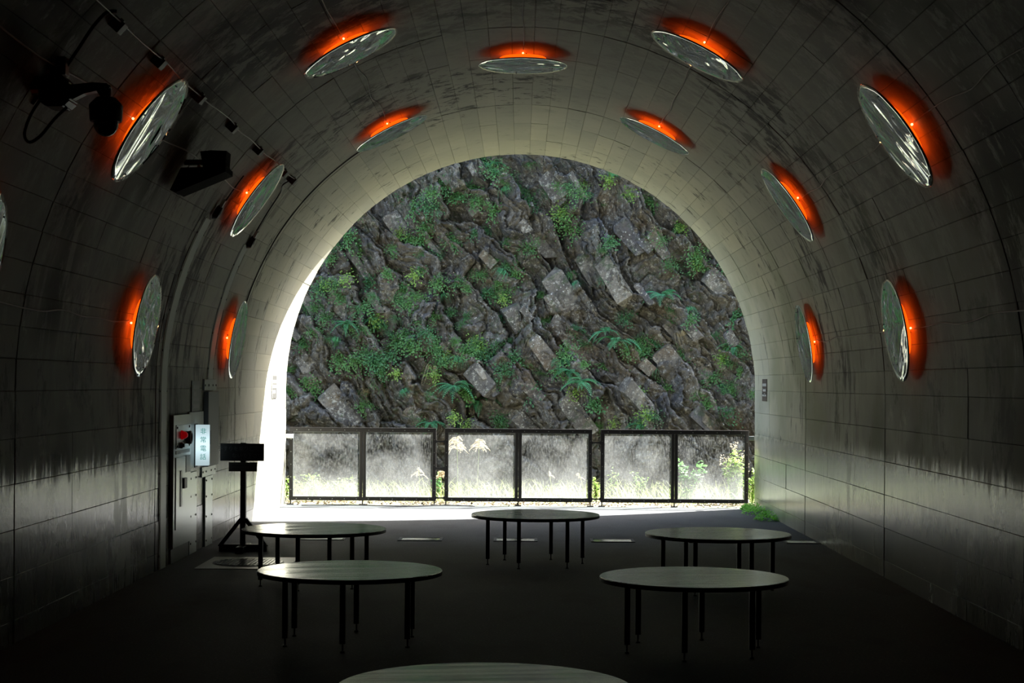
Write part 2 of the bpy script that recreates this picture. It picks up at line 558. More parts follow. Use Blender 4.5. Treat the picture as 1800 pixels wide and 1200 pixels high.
L = PITCH / 3
wallh = [0.0, .15, .43, .715, 1.0, 1.285, ZC]
arch_w = 2 * W * math.sin(rad(da / 2))
def half_mesh(cache, hw, first, last):
    k = (round(hw, 3), first, last)
    if k not in cache:
        g0 = .013 if first else .0014
        g1 = .013 if last else .0014
        cache[k] = panel_mesh('concrete_panel', hw - .0009, -L / 2 + g0, L / 2 - g1)
    return cache[k]
cache = {}
far_bm = {}
npan = 0
RP = random.Random(3)
for b in range(7):
    for c in range(3):
        y1 = YE - PITCH * b - L * c
        yc = y1 - L / 2
        if yc < Y0 + 1: continue
        near = yc > 9.0
        cells = []
        for i in range(NA):
            a = (i + .5) * da
            par = wall_right if i < NW else (wall_left if i >= NA - NW else ceiling)
            cells.append((arch_frame(a, yc, W * (1 - math.cos(rad(da / 2)))), arch_w / 2, par))
        for s, par in ((0, wall_right), (180, wall_left)):
            for h0, h1 in zip(wallh, wallh[1:]):
                M = arch_frame(s, yc, 0)
                M = Matrix.Translation((0, 0, (h0 + h1) / 2 - ZC)) @ M
                cells.append((M, (h1 - h0) / 2, par))
        for M, hw, par in cells:
            proud = RP.uniform(-.002, .0025)
            M = M @ Matrix.Translation((RP.uniform(-.0008, .0008), RP.uniform(-.003, .003), proud)) @ Matrix.Rotation(RP.uniform(-.0016, .0016), 4, 'X') @ Matrix.Rotation(RP.uniform(-.006, .006), 4, 'Y')
            me = half_mesh(cache, hw, c == 2, c == 0)
            if near:
                o = bpy.data.objects.new('concrete_panel', me)
                COL.objects.link(o); o.parent = par; o.matrix_world = M
                npan += 1
            else:
                fb = far_bm.setdefault(par.name, bmesh.new())
                tmp = me.copy(); tmp.transform(M); fb.from_mesh(tmp); bpy.data.meshes.remove(tmp)
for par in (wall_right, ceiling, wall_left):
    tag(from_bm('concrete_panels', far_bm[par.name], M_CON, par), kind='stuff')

fl = box('floor', -W - .1, W + .1, Y0, YE + .02, -.3, 0, M_FLOOR)
tag(fl, kind='structure')
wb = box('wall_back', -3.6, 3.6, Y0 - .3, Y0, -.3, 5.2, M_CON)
tag(wb, kind='structure')

# portal headwall outside, around the mouth
bm = bmesh.new()
inner = profile(W + .45)
outer = []
for (px_, pz_) in inner:
    d = Vector((px_, 0, pz_ - ZC))
    if pz_ <= 0: outer.append((math.copysign(9, px_), pz_))
    else:
        d.normalize(); k = min(9 / max(abs(d.x), 1e-6), 5.5 / max(d.z, 1e-6)); outer.append((d.x * k, ZC + d.z * k))
vi = [[bm.verts.new((p[0], y, p[1])) for p in pr] for y in (YE - .9, YE - .15) for pr in (inner, outer)]
for k in range(len(inner) - 1):
    bm.faces.new((vi[2][k], vi[2][k + 1], vi[3][k + 1], vi[3][k]))
    bm.faces.new((vi[0][k + 1], vi[0][k], vi[1][k], vi[1][k + 1]))
    bm.faces.new((vi[1][k], vi[3][k], vi[3][k + 1], vi[1][k + 1]))
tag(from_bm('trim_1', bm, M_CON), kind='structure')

# ground outside
def grid_surface(name, xs, ys, fz, mat):
    X, Y = np.meshgrid(xs, ys)
    Z = fz(X, Y)
    nx, ny = len(xs), len(ys)
    v = np.stack([X.ravel(), Y.ravel(), Z.ravel()], 1)
    f = [(j * nx + i, j * nx + i + 1, (j + 1) * nx + i + 1, (j + 1) * nx + i) for j in range(ny - 1) for i in range(nx - 1)]
    return from_vf(name, v, f, mat, None, True)
def vnoise(x, y, seed=0):
    xi, yi = np.floor(x).astype(np.int64), np.floor(y).astype(np.int64)
    xf, yf = x - xi, y - yi
    def h(a, b):
        n = (a * 374761393 + b * 668265263 + seed * 982451653) & 0xffffffff
        n = ((n ^ (n >> 13)) * 1274126177) & 0xffffffff
        return ((n ^ (n >> 16)) & 0xffff) / 65535.0
    u, w = xf * xf * (3 - 2 * xf), yf * yf * (3 - 2 * yf)
    return (h(xi, yi) * (1 - u) + h(xi + 1, yi) * u) * (1 - w) + (h(xi, yi + 1) * (1 - u) + h(xi + 1, yi + 1) * u) * w
def fbm(x, y, oct=5, seed=0, gain=.5):
    s, a, t = 0, 1, 0
    for i in range(oct):
        s = s + a * vnoise(x * 2 ** i + 13.7 * i, y * 2 ** i - 7.1 * i, seed + i); t += a; a *= gain
    return s / t
def gz(X, Y):
    d = Y - 24.9
    drop = np.where(d > 0, -np.minimum(d * 1.4 + d * d * .5, 5.0), 0)
    b = .05 * (fbm(X * 1.5, Y * 1.5, 4, 5) - .5) * np.clip((Y - 23.2) * 3, 0, 1)
    return -.005 + b + drop + .3 * (fbm(X * .5, Y * .5, 4, 9) - .5) * np.clip(d, 0, 1)
gr = grid_surface('ground_outside', np.linspace(-20, 20, 120), np.linspace(YE + .03, 37, 90), gz, M_GROUND)
tag(gr, kind='structure')

# ================================================================== CLIFF
def cells(u, v, su, sv, seed):
    """anisotropic jittered voronoi: returns F1, F2, id hash, local offset"""
    gu, gv = u / su, v / sv
    iu, iv = np.floor(gu).astype(np.int64), np.floor(gv).astype(np.int64)
    F1 = np.full(u.shape, 9.0); F2 = np.full(u.shape, 9.0)
    ID = np.zeros(u.shape, np.int64); DU = np.zeros(u.shape); DV = np.zeros(u.shape)
    def h(a, b, k):
        n = (a * 73856093 ^ b * 19349663 ^ (seed * 83492791 + k * 2654435)) & 0xffffffff
        n = ((n ^ (n >> 15)) * 2246822519) & 0xffffffff
        n = ((n ^ (n >> 13)) * 3266489917) & 0xffffffff
        return ((n ^ (n >> 16)) & 0xffffff) / float(0xffffff)
    for a in (-1, 0, 1):
        for b in (-1, 0, 1):
            cu, cv = iu + a, iv + b
            du = gu - (cu + .08 + .84 * h(cu, cv, 1)); dv = gv - (cv + .1 + .8 * h(cu, cv, 2))
            d = np.maximum(np.abs(du) * 1.05, np.abs(dv)) * .55 + np.sqrt(du * du + dv * dv) * .45
            c1 = d < F1
            F2 = np.where(c1, F1, np.minimum(F2, d))
            F1 = np.where(c1, d, F1)
            ID = np.where(c1, cu * 1009 + cv * 9176, ID); DU = np.where(c1, du, DU); DV = np.where(c1, dv, DV)
    return F1, F2, h(ID, ID * 0 + 5, 3), h(ID, ID * 0 + 5, 4), h(ID, ID * 0 + 5, 6), DU, DV

DIP = rad(-54)
def cliff(X, Z):
    wx = X + 1.3 * (fbm(X * .55, Z * .55, 4, 21) - .5) + .22 * (fbm(X * 4, Z * 4, 4, 31) - .5)
    wz = Z + 1.3 * (fbm(X * .55, Z * .55, 4, 22) - .5) + .22 * (fbm(X * 4, Z * 4, 4, 32) - .5)
    u = wx * math.cos(DIP) + wz * math.sin(DIP)        # down the dip (to the lower right)
    v = -wx * math.sin(DIP) + wz * math.cos(DIP)       # across the beds
    y = 33.0 + .17 * (Z - 2) + 1.4 * (fbm(X * .28, Z * .28, 3, 1) - .5)
    F1, F2, r1, r2, r3, du, dv = cells(u, v, 1.7, .62, 1)
    edge = np.clip((F2 - F1) * 5, 0, 1)
    h = (r1 - .5) * .42 + dv * .42 * (r2 * .9 + .4) + du * .28 * (r3 - .5) - .10 * (1 - edge) ** 3
    tone = r1
    F1, F2, s1, s2, s3, du, dv = cells(u + 3.3, v + 1.1, .62, .23, 2)
    edge = np.clip((F2 - F1) * 4, 0, 1)
    h += (s1 - .5) * .17 + dv * .17 * (s2 + .3) + du * .10 * (s3 - .5) - .05 * (1 - edge) ** 3
    F1, F2, q1, q2, q3, du, dv = cells(u + 9.1, v + 4.1, .20, .09, 3)
    h += (q1 - .5) * .06 + dv * .06
    h += .20 * (fbm(X * 3, Z * 3, 6, 41, .68) - .5)
    tone = (tone * .6 + s1 * .4)
    # a deep gully left of centre
    return y - h, tone

xs = np.concatenate([np.linspace(-17, -6.2, 70, endpoint=False), np.linspace(-6.2, 6.2, 600, endpoint=False), np.linspace(6.2, 17, 70)])
zs = np.concatenate([np.linspace(-5.4, -1.6, 40, endpoint=False), np.linspace(-1.6, 6.6, 400, endpoint=False), np.linspace(6.6, 13, 70)])
X, Z = np.meshgrid(xs, zs)
Yc, tone = cliff(X, Z)
nx, nz = len(xs), len(zs)
verts = np.stack([X.ravel(), Yc.ravel(), Z.ravel()], 1)
ii, jj = np.meshgrid(np.arange(nx - 1), np.arange(nz - 1))
a = (jj * nx + ii).ravel()
quads = np.stack([a, a + 1, a + nx + 1, a + nx], 1)
me = bpy.data.meshes.new('cliff')
me.vertices.add(len(verts)); me.vertices.foreach_set('co', verts.ravel())
me.loops.add(quads.size); me.loops.foreach_set('vertex_index', quads.ravel().astype(np.int32))
me.polygons.add(len(quads)); me.polygons.foreach_set('loop_start', np.arange(0, quads.size, 4, dtype=np.int32))
me.polygons.foreach_set('loop_total', np.full(len(quads), 4, dtype=np.int32))
me.update(calc_edges=True)
att = me.attributes.new('tone', 'FLOAT', 'POINT'); att.data.foreach_set('value', tone.ravel().astype(np.float32))
cliff_o = new_obj('cliff', me, None, M_ROCK)
tag(cliff_o, kind='structure')

def on_cliff(px, py):
    Yg = 33.0
    for _ in range(4):
        p = at(px, py, Yg)
        Yg = float(cliff(np.array([p.x]), np.array([p.z]))[0][0])
    return at(px, py, Yg)

# separate slabs and blocks of rock
rock_me = []
RR = random.Random(11)
for k in range(9):
    bm = bmesh.new()
    cs = [Vector((i, j, k)) for i in (-1, 1) for j in (-1, 1) for k in (-1, 1)]
    for q in range(11):
        p = cs[q % 8].copy()
        p.x *= RR.uniform(.45, 1.0); p.y *= RR.uniform(.5, 1.0); p.z *= RR.uniform(.45, 1.0)
        bm.verts.new((p.x * .5, p.y * .5, p.z * .5))
    bmesh.ops.convex_hull(bm, input=bm.verts)
    bmesh.ops.delete(bm, geom=[v for v in bm.verts if not v.link_faces], context='VERTS')
    bmesh.ops.bevel(bm, geom=list(bm.edges), offset=.012, segments=1, affect='EDGES')
    m = bpy.data.meshes.new('rock'); bm.normal_update(); bm.to_mesh(m); bm.free()
    m.materials.append(M_ROCK); rock_me.append(m)
rock_px = [(990, 520, 1.3, .5), (940, 420, 1.2, .38), (1040, 470, 1.1, .5), (1085, 500, 1.2, .4), (693, 395, .55, .45), (770, 690, 1.0, .45),
           (600, 535, .7, .45), (640, 480, 1.3, .22), (1110, 415, .9, .45), (1265, 500, .9, .4), (1000, 600, 1.2, .35), (955, 620, 1.1, .35),
           (1020, 740, 1.2, .4), (730, 740, .8, .3), (600, 720, 1.1, .5), (1180, 640, .9, .5), (1120, 700, .9, .4), (1240, 740, .7, .4),
           (850, 670, 1.0, .4), (790, 620, .6, .3), (540, 640, .5, .4), (980, 330, .8, .5), (1065, 350, .6, .4), (905, 560, .6, .4)]
for k in range(60):
    rock_px.append((RR.uniform(490, 1335), RR.uniform(275, 760), RR.uniform(.3, .75), RR.uniform(.12, .3)))
for k, (px, py, ln, th) in enumerate(rock_px):
    p = on_cliff(px, py)
    o = bpy.data.objects.new('rock', rock_me[k % 9])
    COL.objects.link(o); o.parent = cliff_o
    dep = RR.uniform(.30, .42) * (.5 + th)
    ang = DIP + RR.uniform(-.16, .16)
    M = Matrix.Translation(p + Vector((0, .07, 0))) @ Matrix.Rotation(-ang, 4, 'Y') @ Matrix.Rotation(RR.uniform(-.25, .25), 4, 'X') @ Matrix.Rotation(RR.uniform(-.2, .2), 4, 'Z') @ Matrix.Diagonal((ln, dep, th, 1))
    o.matrix_world = M

# ================================================================== VEGETATION
def leaf(V, F, base, d, up, ln, wd):
    """four-triangle folded leaf"""
    d = d.normalized(); s = d.cross(up)
    if s.length < 1e-3: s = d.cross(Vector((1, 0, 0)))
    s.normalize(); n = s.cross(d).normalized()
    i = len(V)
    V += [base, base + d * ln * .45 + s * wd * .5 - n * wd * .12, base + d * ln - n * ln * .12, base + d * ln * .45 - s * wd * .5 - n * wd * .12, base + d * ln * .5 + n * wd * .06]
    F += [(i, i + 1, i + 4), (i + 1, i + 2, i + 4), (i + 2, i + 3, i + 4), (i + 3, i, i + 4)]

def shrub_mesh(rng, rad_, n_stem, per, ll, lw, mat, out=Vector((0, -1, .25)), spread=1.0):
    V, F = [], []
    for s in range(n_stem):
        a = rng.uniform(0, 2 * math.pi)
        d = (out * .7 + Vector((math.cos(a) * spread, rng.uniform(-.4, .1), math.sin(a) * spread * .8))).normalized()
        length = rad_ * rng.uniform(.6, 1.15)
        p = Vector((rng.uniform(-.2, .2) * rad_, .02, rng.uniform(-.2, .2) * rad_))
        q0 = p.copy()
        for k in range(per):
            t = (k + 1) / per
            p = q0 + d * length * t + Vector((0, 0, -.28 * rad_ * t * t))
            for sd in (-1, 1):
                p2 = p + Vector((rng.uniform(-1, 1), rng.uniform(-.8, .2), rng.uniform(-1, 1))) * (.06 + .08 * t)
                ld = (d + Vector((rng.uniform(-1, 1), rng.uniform(-.8, .3), rng.uniform(-.9, .4)))).normalized()
                leaf(V, F, p2, ld, Vector((rng.uniform(-.6, .6), -.8, 1)), ll * rng.uniform(.6, 1.15), lw * rng.uniform(.7, 1.1))
        # stem as a thin three-sided strip
        i = len(V); w = .004
        V += [q0 + Vector((w, 0, 0)), q0 + Vector((-w, 0, 0)), q0 + d * length * .95 + Vector((0, 0, -.25 * rad_))]
        F += [(i, i + 1, i + 2)]
    me = bpy.data.meshes.new('shrub')
    me.from_pydata([tuple(v) for v in V], [], F); me.update(); me.materials.append(mat)
    return me

def blades_mesh(rng, n, h, w, mat, lean=.6, droop=.6, out=Vector((0, -.3, 0)), area=.08, name='grass'):
    V, F = [], []
    for _ in range(n):
        b = Vector((rng.uniform(-area, area), rng.uniform(-area, area), 0))
        a = rng.uniform(0, 2 * math.pi)
        d = Vector((math.cos(a), math.sin(a), 0)) * rng.uniform(.1, lean) + out
        hh = h * rng.uniform(.5, 1.1)
        s = Vector((-d.y, d.x, 0)); s = s.normalized() * w if s.length > 1e-4 else Vector((w, 0, 0))
        i = len(V); K = 4
        for k in range(K + 1):
            t = k / K
            p = b + d * hh * t * (1 + t * .6) + Vector((0, 0, hh * (t - droop * t * t * t)))
            ww = s * (1 - t) if k < K else s * 0.02
            V += [p - ww * .5, p + ww * .5]
        for k in range(K):
            F.append((i + 2 * k, i + 2 * k + 1, i + 2 * k + 3, i + 2 * k + 2))
    me = bpy.data.meshes.new(name)
    me.from_pydata([tuple(v) for v in V], [], F); me.update(); me.materials.append(mat)
    return me

RV = random.Random(21)
SH = [shrub_mesh(RV, .36, 15, 10, .066, .042, M_LEAF, spread=1.3) for _ in range(4)] + \
     [shrub_mesh(RV, .28, 12, 8, .075, .055, M_LEAF, spread=1.3) for _ in range(2)] + \
     [shrub_mesh(RV, .30, 14, 10, .05, .026, M_LEAF, spread=1.4) for _ in range(2)]
SHB = [shrub_mesh(RV, .24, 9, 6, .075, .042, M_LEAFB) for _ in range(2)]
TUFT = [blades_mesh(RV, 38, .34, .010, M_FERN, .8, 1.5, Vector((0, -.5, 0)), name='tuft') for _ in range(2)]
TUFTD = [blades_mesh(RV, 40, .40, .010, M_DRY, .5, 1.9, Vector((0, -.4, 0)), name='tuft') for _ in range(1)]

shrubs = [(860,285),(780,315),(800,345),(757,365),(765,375),(850,355),(865,300),(890,320),(870,370),(745,400),(740,425),(705,415),(720,420),
(615,420),(640,435),(680,480),(690,475),(830,410),(800,420),(820,480),(845,480),(770,440),(590,495),(560,500),(600,520),(650,505),
(660,515),(700,525),(730,520),(770,500),(735,480),(800,500),(850,520),(870,510),(885,430),(890,460),(705,345),(540,535),(555,540),(520,580),
(545,580),(610,570),(640,578),(660,568),(680,570),(700,505),(720,530),(690,590),(710,585),(740,580),(600,630),(625,635),(650,625),
(660,640),(670,655),(680,625),(700,605),(720,610),(760,610),(770,600),(800,600),(810,615),(825,620),(840,605),(850,625),(862,620),(775,635),
(750,660),(790,720),(820,690),(840,710),(655,705),(640,712),(800,735),(740,742),(880,735),(870,670),(885,650),(515,690),(550,670),(900,600),
(915,640),(1185,545),(1010,580),(1030,605),(1100,615),(990,620),(980,655),(1045,705),(1150,605),(1125,600),(1130,615),(1280,610),(1295,620),
(1245,660),(1120,690),(1140,735),(1170,690),(1230,690),(1290,685),(1120,745),(905,632),(1275,725),(1240,705),(1005,330),(1020,345),(1100,340),
(1135,350),(1150,372),(990,378),(1005,398),(1190,400),(1160,415),(1230,462),(1225,445),(940,440),(905,300),(930,350),(960,335),(575,455),
(530,600),(640,545),(575,560),(790,545),(760,555),(815,560),(895,520),(880,560),(905,480),(760,340),(830,330),(725,365),(690,440),(1075,420),
(1215,560),(1290,560),(1255,590),(1300,650),(1200,620),(1060,640),(940,690),(960,560),(1170,470),(1280,470),(1100,560)]
bright = [(1075, 320), (1025, 322), (1110, 345), (980, 375), (1078, 746), (1270, 632), (1140, 733), (835, 600), (850, 612), (780, 625), (605, 490),
          (730, 485), (700, 412), (575, 500), (660, 560), (885, 525), (800, 733), (1225, 466), (1195, 398), (820, 745), (700, 655), (1120, 690), (1010, 690), (770, 660)]
tufts = [(870, 305), (890, 335), (1080, 310), (760, 650), (805, 635), (1210, 545), (780, 520), (645, 690), (1150, 650), (1270, 680), (880, 480), (935, 600), (590, 600), (710, 690), (1010, 500), (1200, 590)]

def region(px, py):
    v = 'top' if py < 345 else ('upper' if py < 440 else ('middle' if py < 550 else ('lower' if py < 660 else 'bottom')))
    h = 'far left' if px < 620 else ('left' if px < 780 else ('centre' if px < 950 else ('right' if px < 1140 else 'far right')))
    return v + ' ' + h
def put(me_, name, px, py, sc, label, cat, group, rz=0, off=.0):
    p = on_cliff(px, py)
    o = bpy.data.objects.new(name, None)
    COL.objects.link(o); o.empty_display_size = .1
    fo = bpy.data.objects.new('foliage', me_)
    COL.objects.link(fo); fo.parent = o; fo['kind'] = 'stuff'
    o.location = p + Vector((0, -off, 0)); o.scale = (sc, sc, sc)
    o.rotation_euler = (RV.uniform(-.3, .3), RV.uniform(-.6, .6), RV.uniform(-.35, .35) + rz)
    tag(o, label, cat, group)
    return o
for (px, py) in shrubs:
    rg = region(px, py)
    put(RV.choice(SH), 'leafy_shrub', px + RV.uniform(-5, 5), py + RV.uniform(-5, 5), RV.uniform(.45, .88),
        'small dark green leafy shrub rooted on the %s part of the cliff' % rg, 'shrub', 'leafy shrubs on the %s rock face' % rg)
for k in range(85):
    while True:
        px, py = RV.uniform(500, 1330), RV.uniform(280, 750)
        dens = .9 if px < 780 else (.65 if px < 900 else .4)
        if RV.random() < dens: break
    rg = region(px, py)
    put(RV.choice(SH), 'leafy_seedling', px, py, RV.uniform(.28, .5),
        'tiny green seedling sprouting from a crack on the %s part of the cliff' % rg, 'plant', 'seedlings on the %s rock face' % rg)
for (px, py) in bright:
    rg = region(px, py)
    put(RV.choice(SHB), 'bright_shrub', px, py, RV.uniform(.6, .95),
        'small yellow-green leafy plant on the %s part of the cliff' % rg, 'shrub', 'bright plants on the %s rock face' % rg, 0, .06)
for k, (px, py) in enumerate(tufts):
    rg = region(px, py)
    dry = k % 4 == 3
    put(TUFTD[0] if dry else RV.choice(TUFT), 'grass_tuft', px, py, RV.uniform(.6, 1.1),
        ('straw-coloured' if dry else 'green') + ' tuft of hanging grass on the %s part of the cliff' % rg, 'grass', ('dry' if dry else 'green') + ' tufts on the %s rock face' % rg, 0, .05)

# ferns: an empty with a frond per part
def frond_mesh(rng, length, pl, droop):
    V, F = [], []
    N = 15
    pts = []
    for k in range(N + 1):
        t = k / N
        pts.append(Vector((length * t * (1 - .15 * t), 0, length * (.38 * t - droop * t * t))))
    for k in range(1, N + 1):
        t = k / N
        d = (pts[k] - pts[k - 1]).normalized()
        l = pl * math.sin(math.pi * (.12 + .86 * t)) ** .7 * (1 - t * .35)
        for sd in (-1, 1):
            leaf(V, F, pts[k], (Vector((.35, sd, -.12)) + d * .25), Vector((0, 0, 1)), l, length / N * .95)
    for k in range(N):
        i = len(V); w = .003
        V += [pts[k] + Vector((0, w, 0)), pts[k] - Vector((0, w, 0)), pts[k + 1] - Vector((0, w, 0)), pts[k + 1] + Vector((0, w, 0))]
        F.append((i, i + 1, i + 2, i + 3))
    me = bpy.data.meshes.new('frond')
    me.from_pydata([tuple(v) for v in V], [], F); me.update(); me.materials.append(M_FERN)
    return me
FR = [frond_mesh(RV, .52, .12, .75), frond_mesh(RV, .44, .10, .95), frond_mesh(RV, .38, .10, .6)]
ferns = [(1165, 520, 1.0, 'large drooping fern below the right shoulder of the arch'),
         (1085, 600, 1.05, 'biggest bright fern right of centre on the rock face'),
         (1065, 582, .7, 'fern with upward fronds just above the biggest fern'),
         (1000, 655, .9, 'drooping fern left of and below the biggest fern'),
         (985, 635, .7, 'upright fern above the lower centre fern'),
         (1020, 672, .75, 'fern with hanging fronds above the middle fence panels'),
         (800, 680, 1.0, 'large arching fern in the lower left centre of the cliff'),
         (840, 705, .9, 'dark fern under the arching fern in the lower left centre'),
         (760, 745, .7, 'low dark fern touching the top of the left fence panel'),
         (1125, 748, .5, 'small fern just above the right fence panel'),
         (660, 565, .7, 'feathery fern on the left middle ledge'),
         (610, 570, .65, 'pale feathery fern on the far left middle ledge'),
         (1290, 610, .6, 'fern at the far right edge beside the tunnel wall'),
         (1025, 340, .6, 'fern in the upper right under the arch crown'),
         (865, 290, .6, 'fern hanging at the crown of the arch')]
for (px, py, sc, lab) in ferns:
    p = on_cliff(px, py) + Vector((0, -.05, 0))
    sc *= 1.25
    f = empty('fern', p)
    tag(f, lab, 'fern')
    n = RV.randint(8, 11)
    for k in range(n):
        c = bpy.data.objects.new('frond', FR[k % 3])
        COL.objects.link(c); c.parent = f
        a = rad(-175 + 170 * (k + RV.uniform(.2, .8)) / n)      # fan towards the viewer
        c.rotation_euler = (RV.uniform(-.3, .3), RV.uniform(-.5, .25), a)
        s = sc * RV.uniform(.75, 1.1); c.scale = (s, s, s)

# plants on the sunlit bank behind the fence
def bank_z(x, y): return float(gz(np.array([x]), np.array([y]))[0])
def merged_grass(name, n, x0, x1, y0, y1, h, w, mat, lean, droop, seed):
    rng = random.Random(seed)
    V, F = [], []
    for _ in range(n):
        bxp, byp = rng.uniform(x0, x1), rng.uniform(y0, y1)
        b = Vector((bxp, byp, bank_z(bxp, byp)))
        a = rng.uniform(0, 2 * math.pi); d = Vector((math.cos(a), math.sin(a), 0)) * rng.uniform(.1, lean)
        hh = h * rng.uniform(.35, 1.1); s = Vector((-d.y, d.x, 0)).normalized() * w
        i = len(V); K = 4
        for k in range(K + 1):
            t = k / K
            p = b + d * hh * t * (1 + t) + Vector((0, 0, hh * (t - droop * t * t * t)))
            ww = s * (1 - t * .95)
            V += [p - ww * .5, p + ww * .5]
        for k in range(K): F.append((i + 2 * k, i + 2 * k + 1, i + 2 * k + 3, i + 2 * k + 2))
    return from_vf(name, V, F, mat)
tag(merged_grass('bank_grass', 2200, -4.2, 4.2, 23.35, 24.9, .42, .008, M_GRASS, .7, .35, 1), 'low sunlit grass covering the bank behind the fence', 'grass', None, 'stuff')
# leaf litter on the strip below the fence
V, F = [], []
for _ in range(1500):
    xx, yy = R.uniform(-3.6, 3.4), R.uniform(23.02, 23.6)
    leaf(V, F, Vector((xx, yy, bank_z(xx, yy) + R.uniform(.008, .03))), Vector((R.uniform(-1, 1), R.uniform(-1, 1), R.uniform(-.2, .4))), Vector((R.uniform(-.4, .4), R.uniform(-.4, .4), 1)), R.uniform(.03, .07), R.uniform(.02, .04))
tag(from_vf('leaf_litter', V, F, M_LITTER), 'fallen leaves scattered on the ground under the fence', 'leaves', None, 'stuff')

def ground_shrub(px, Y, h, wd, n_stem, per, ll, lw, mat, label, name='bank_bush', cat='bush', fl_=0):
    rng = random.Random(int(px * 7 + 3))
    p = at(px, 880, Y); z0 = bank_z(p.x, Y)
    e = empty(name, (p.x, Y, z0)); tag(e, label, cat)
    V, F, SV, SF, PV, PF = [], [], [], [], [], []
    for s in range(n_stem):
        a = rng.uniform(0, 2 * math.pi); tip = Vector((math.cos(a) * wd * rng.uniform(.1, 1), math.sin(a) * wd * .5 * rng.uniform(.1, 1), h * rng.uniform(.55, 1.05)))
        for k in range(1, per + 1):
            t = k / per
            q = Vector((tip.x * t * t * .6 + tip.x * t * .4, tip.y * t, tip.z * t))
            for _ in range(2):
                leaf(V, F, q, Vector((rng.uniform(-1, 1), rng.uniform(-1, 1), rng.uniform(-.3, .6))), Vector((rng.uniform(-.5, .5), rng.uniform(-.5, .5), 1)), ll * rng.uniform(.7, 1.1), lw)
        i = len(SV); w = .004
        SV += [Vector((w, 0, 0)), Vector((-w, 0, 0)), Vector((tip.x * .5 - w, tip.y * .5, tip.z * .6)), Vector((tip.x * .5 + w, tip.y * .5, tip.z * .6)), tip]
        SF += [(i, i + 1, i + 2, i + 3), (i + 3, i + 2, i + 4)]
        if fl_ and s % 2 == 0:
            for k in range(26):
                q = tip + Vector((rng.uniform(-.03, .03), rng.uniform(-.03, .03), rng.uniform(-.04, .12)))
                leaf(PV, PF, q, Vector((rng.uniform(-1, 1), rng.uniform(-1, 1), .6)), Vector((0, 0, 1)), .035, .012)
    o = from_vf('foliage', V, F, mat, e); o['kind'] = 'stuff'
    o = from_vf('stems', SV, SF, M_TWIG, e); o['kind'] = 'stuff'
    if PV:
        o = from_vf('flower_plumes', PV, PF, M_PLUME, e); o['kind'] = 'stuff'
    return e
ground_shrub(548, 23.75, .36, .34, 26, 7, .06, .03, M_LEAFB, 'sunlit leafy bush low behind the leftmost glass pane')
ground_shrub(595, 23.85, .30, .30, 22, 6, .06, .03, M_LEAFB, 'lower sunlit bush to the right behind the leftmost glass pane')
ground_shrub(502, 23.6, .32, .12, 9, 6, .06, .03, M_LEAFB, 'narrow bush between the left tunnel wall and the fence')
ground_shrub(1125, 24.1, .42, .20, 16, 7, .055, .02, M_LEAFB, 'fine-leaved bright bush behind the fifth glass pane')
ground_shrub(1075, 24.2, .46, .16, 7, 6, .05, .025, M_LEAFB, 'sparse bright bush at the left of the fifth glass pane')
ground_shrub(1292, 23.8, .70, .28, 24, 11, .09, .042, M_LEAFB, 'tall leafy bush with pale flower plumes behind the rightmost pane', 'flowering_bush', 'bush', 1)
ground_shrub(1322, 23.55, .48, .10, 10, 8, .07, .035, M_LEAFB, 'leafy bush squeezed between fence end and right tunnel wall')
ground_shrub(1048, 23.6, .34, .07, 8, 6, .06, .03, M_LEAFB, 'bright bush in the gap right of the middle fence panel')
ground_shrub(1210, 24.3, .55, .30, 14, 8, .10, .07, M_LEAF, 'broad-leaved green bush behind the rightmost pane, in the middle', 'bank_bush')
ground_shrub(770, 24.2, .42, .10, 7, 6, .07, .05, M_LEAF, 'green bush in the gap right of the left fence panel', 'bank_bush')
ground_shrub(1190, 24.0, .26, .45, 24, 5, .05, .02, M_LEAFB, 'low bright bush behind the double stile of the right fence panel')
ground_shrub(985, 24.0, .22, .45, 22, 5, .05, .02, M_LEAFB, 'low bright bush behind the fourth glass pane')
ground_shrub(850, 24.1, .20, .45, 18, 5, .05, .02, M_LEAFB, 'low bright bush behind the third glass pane')

def pampas(px, py_top, Y, pl, label, lean=0.0, nb=22, rows=1.0):
    rng = random.Random(int(px))
    top = at(px, py_top, Y)
    e = empty('plume_grass', (top.x - lean, Y, bank_z(top.x, Y))); tag(e, label, 'grass')
    H = top.z - e.location.z
    pts = [Vector((0, 0, 0)), Vector((lean * .3, 0, H * .5)), Vector((lean, 0, H))]
    tube('stem', pts, .004, M_GRASS, e, 4)
    V, F = [], []
    for k in range(nb):
        t = k / nb
        b = Vector((lean, 0, H - pl * .8 * t))
        a = rng.uniform(0, 2 * math.pi)
        d = Vector((math.cos(a), math.sin(a) * .5, 0))
        l = pl * (.45 + .65 * t) * rng.uniform(.7, 1.1)
        i = len(V); K = 6
        for q in range(K + 1):
            u = q / K
            p = b + d * l * u * .85 + Vector((0, 0, l * (.55 * u - .85 * u * u)))
            V += [p + Vector((0, 0, .0045)), p - Vector((0, 0, .0045))]
        for q in range(K): F.append((i + 2 * q, i + 2 * q + 1, i + 2 * q + 3, i + 2 * q + 2))
        for q in range(10):
            u = rng.uniform(.15, 1)
            p = b + d * l * u * .85 + Vector((0, 0, l * (.55 * u - .85 * u * u)))
            leaf(V, F, p, Vector((d.x + rng.uniform(-.5, .5), rng.uniform(-.5, .5), rng.uniform(-1.2, .2))), Vector((0, 1, .3)), .022, .006)
    o = from_vf('plume', V, F, M_PLUME, e); o['kind'] = 'stuff'
    V = []; F = []
    bm_ = blades_mesh(rng, 14, .34, .009, M_GRASS, .9, .75, Vector((0, 0, 0)), .03, 'blades')
    o = new_obj('blades', bm_, e); o['kind'] = 'stuff'
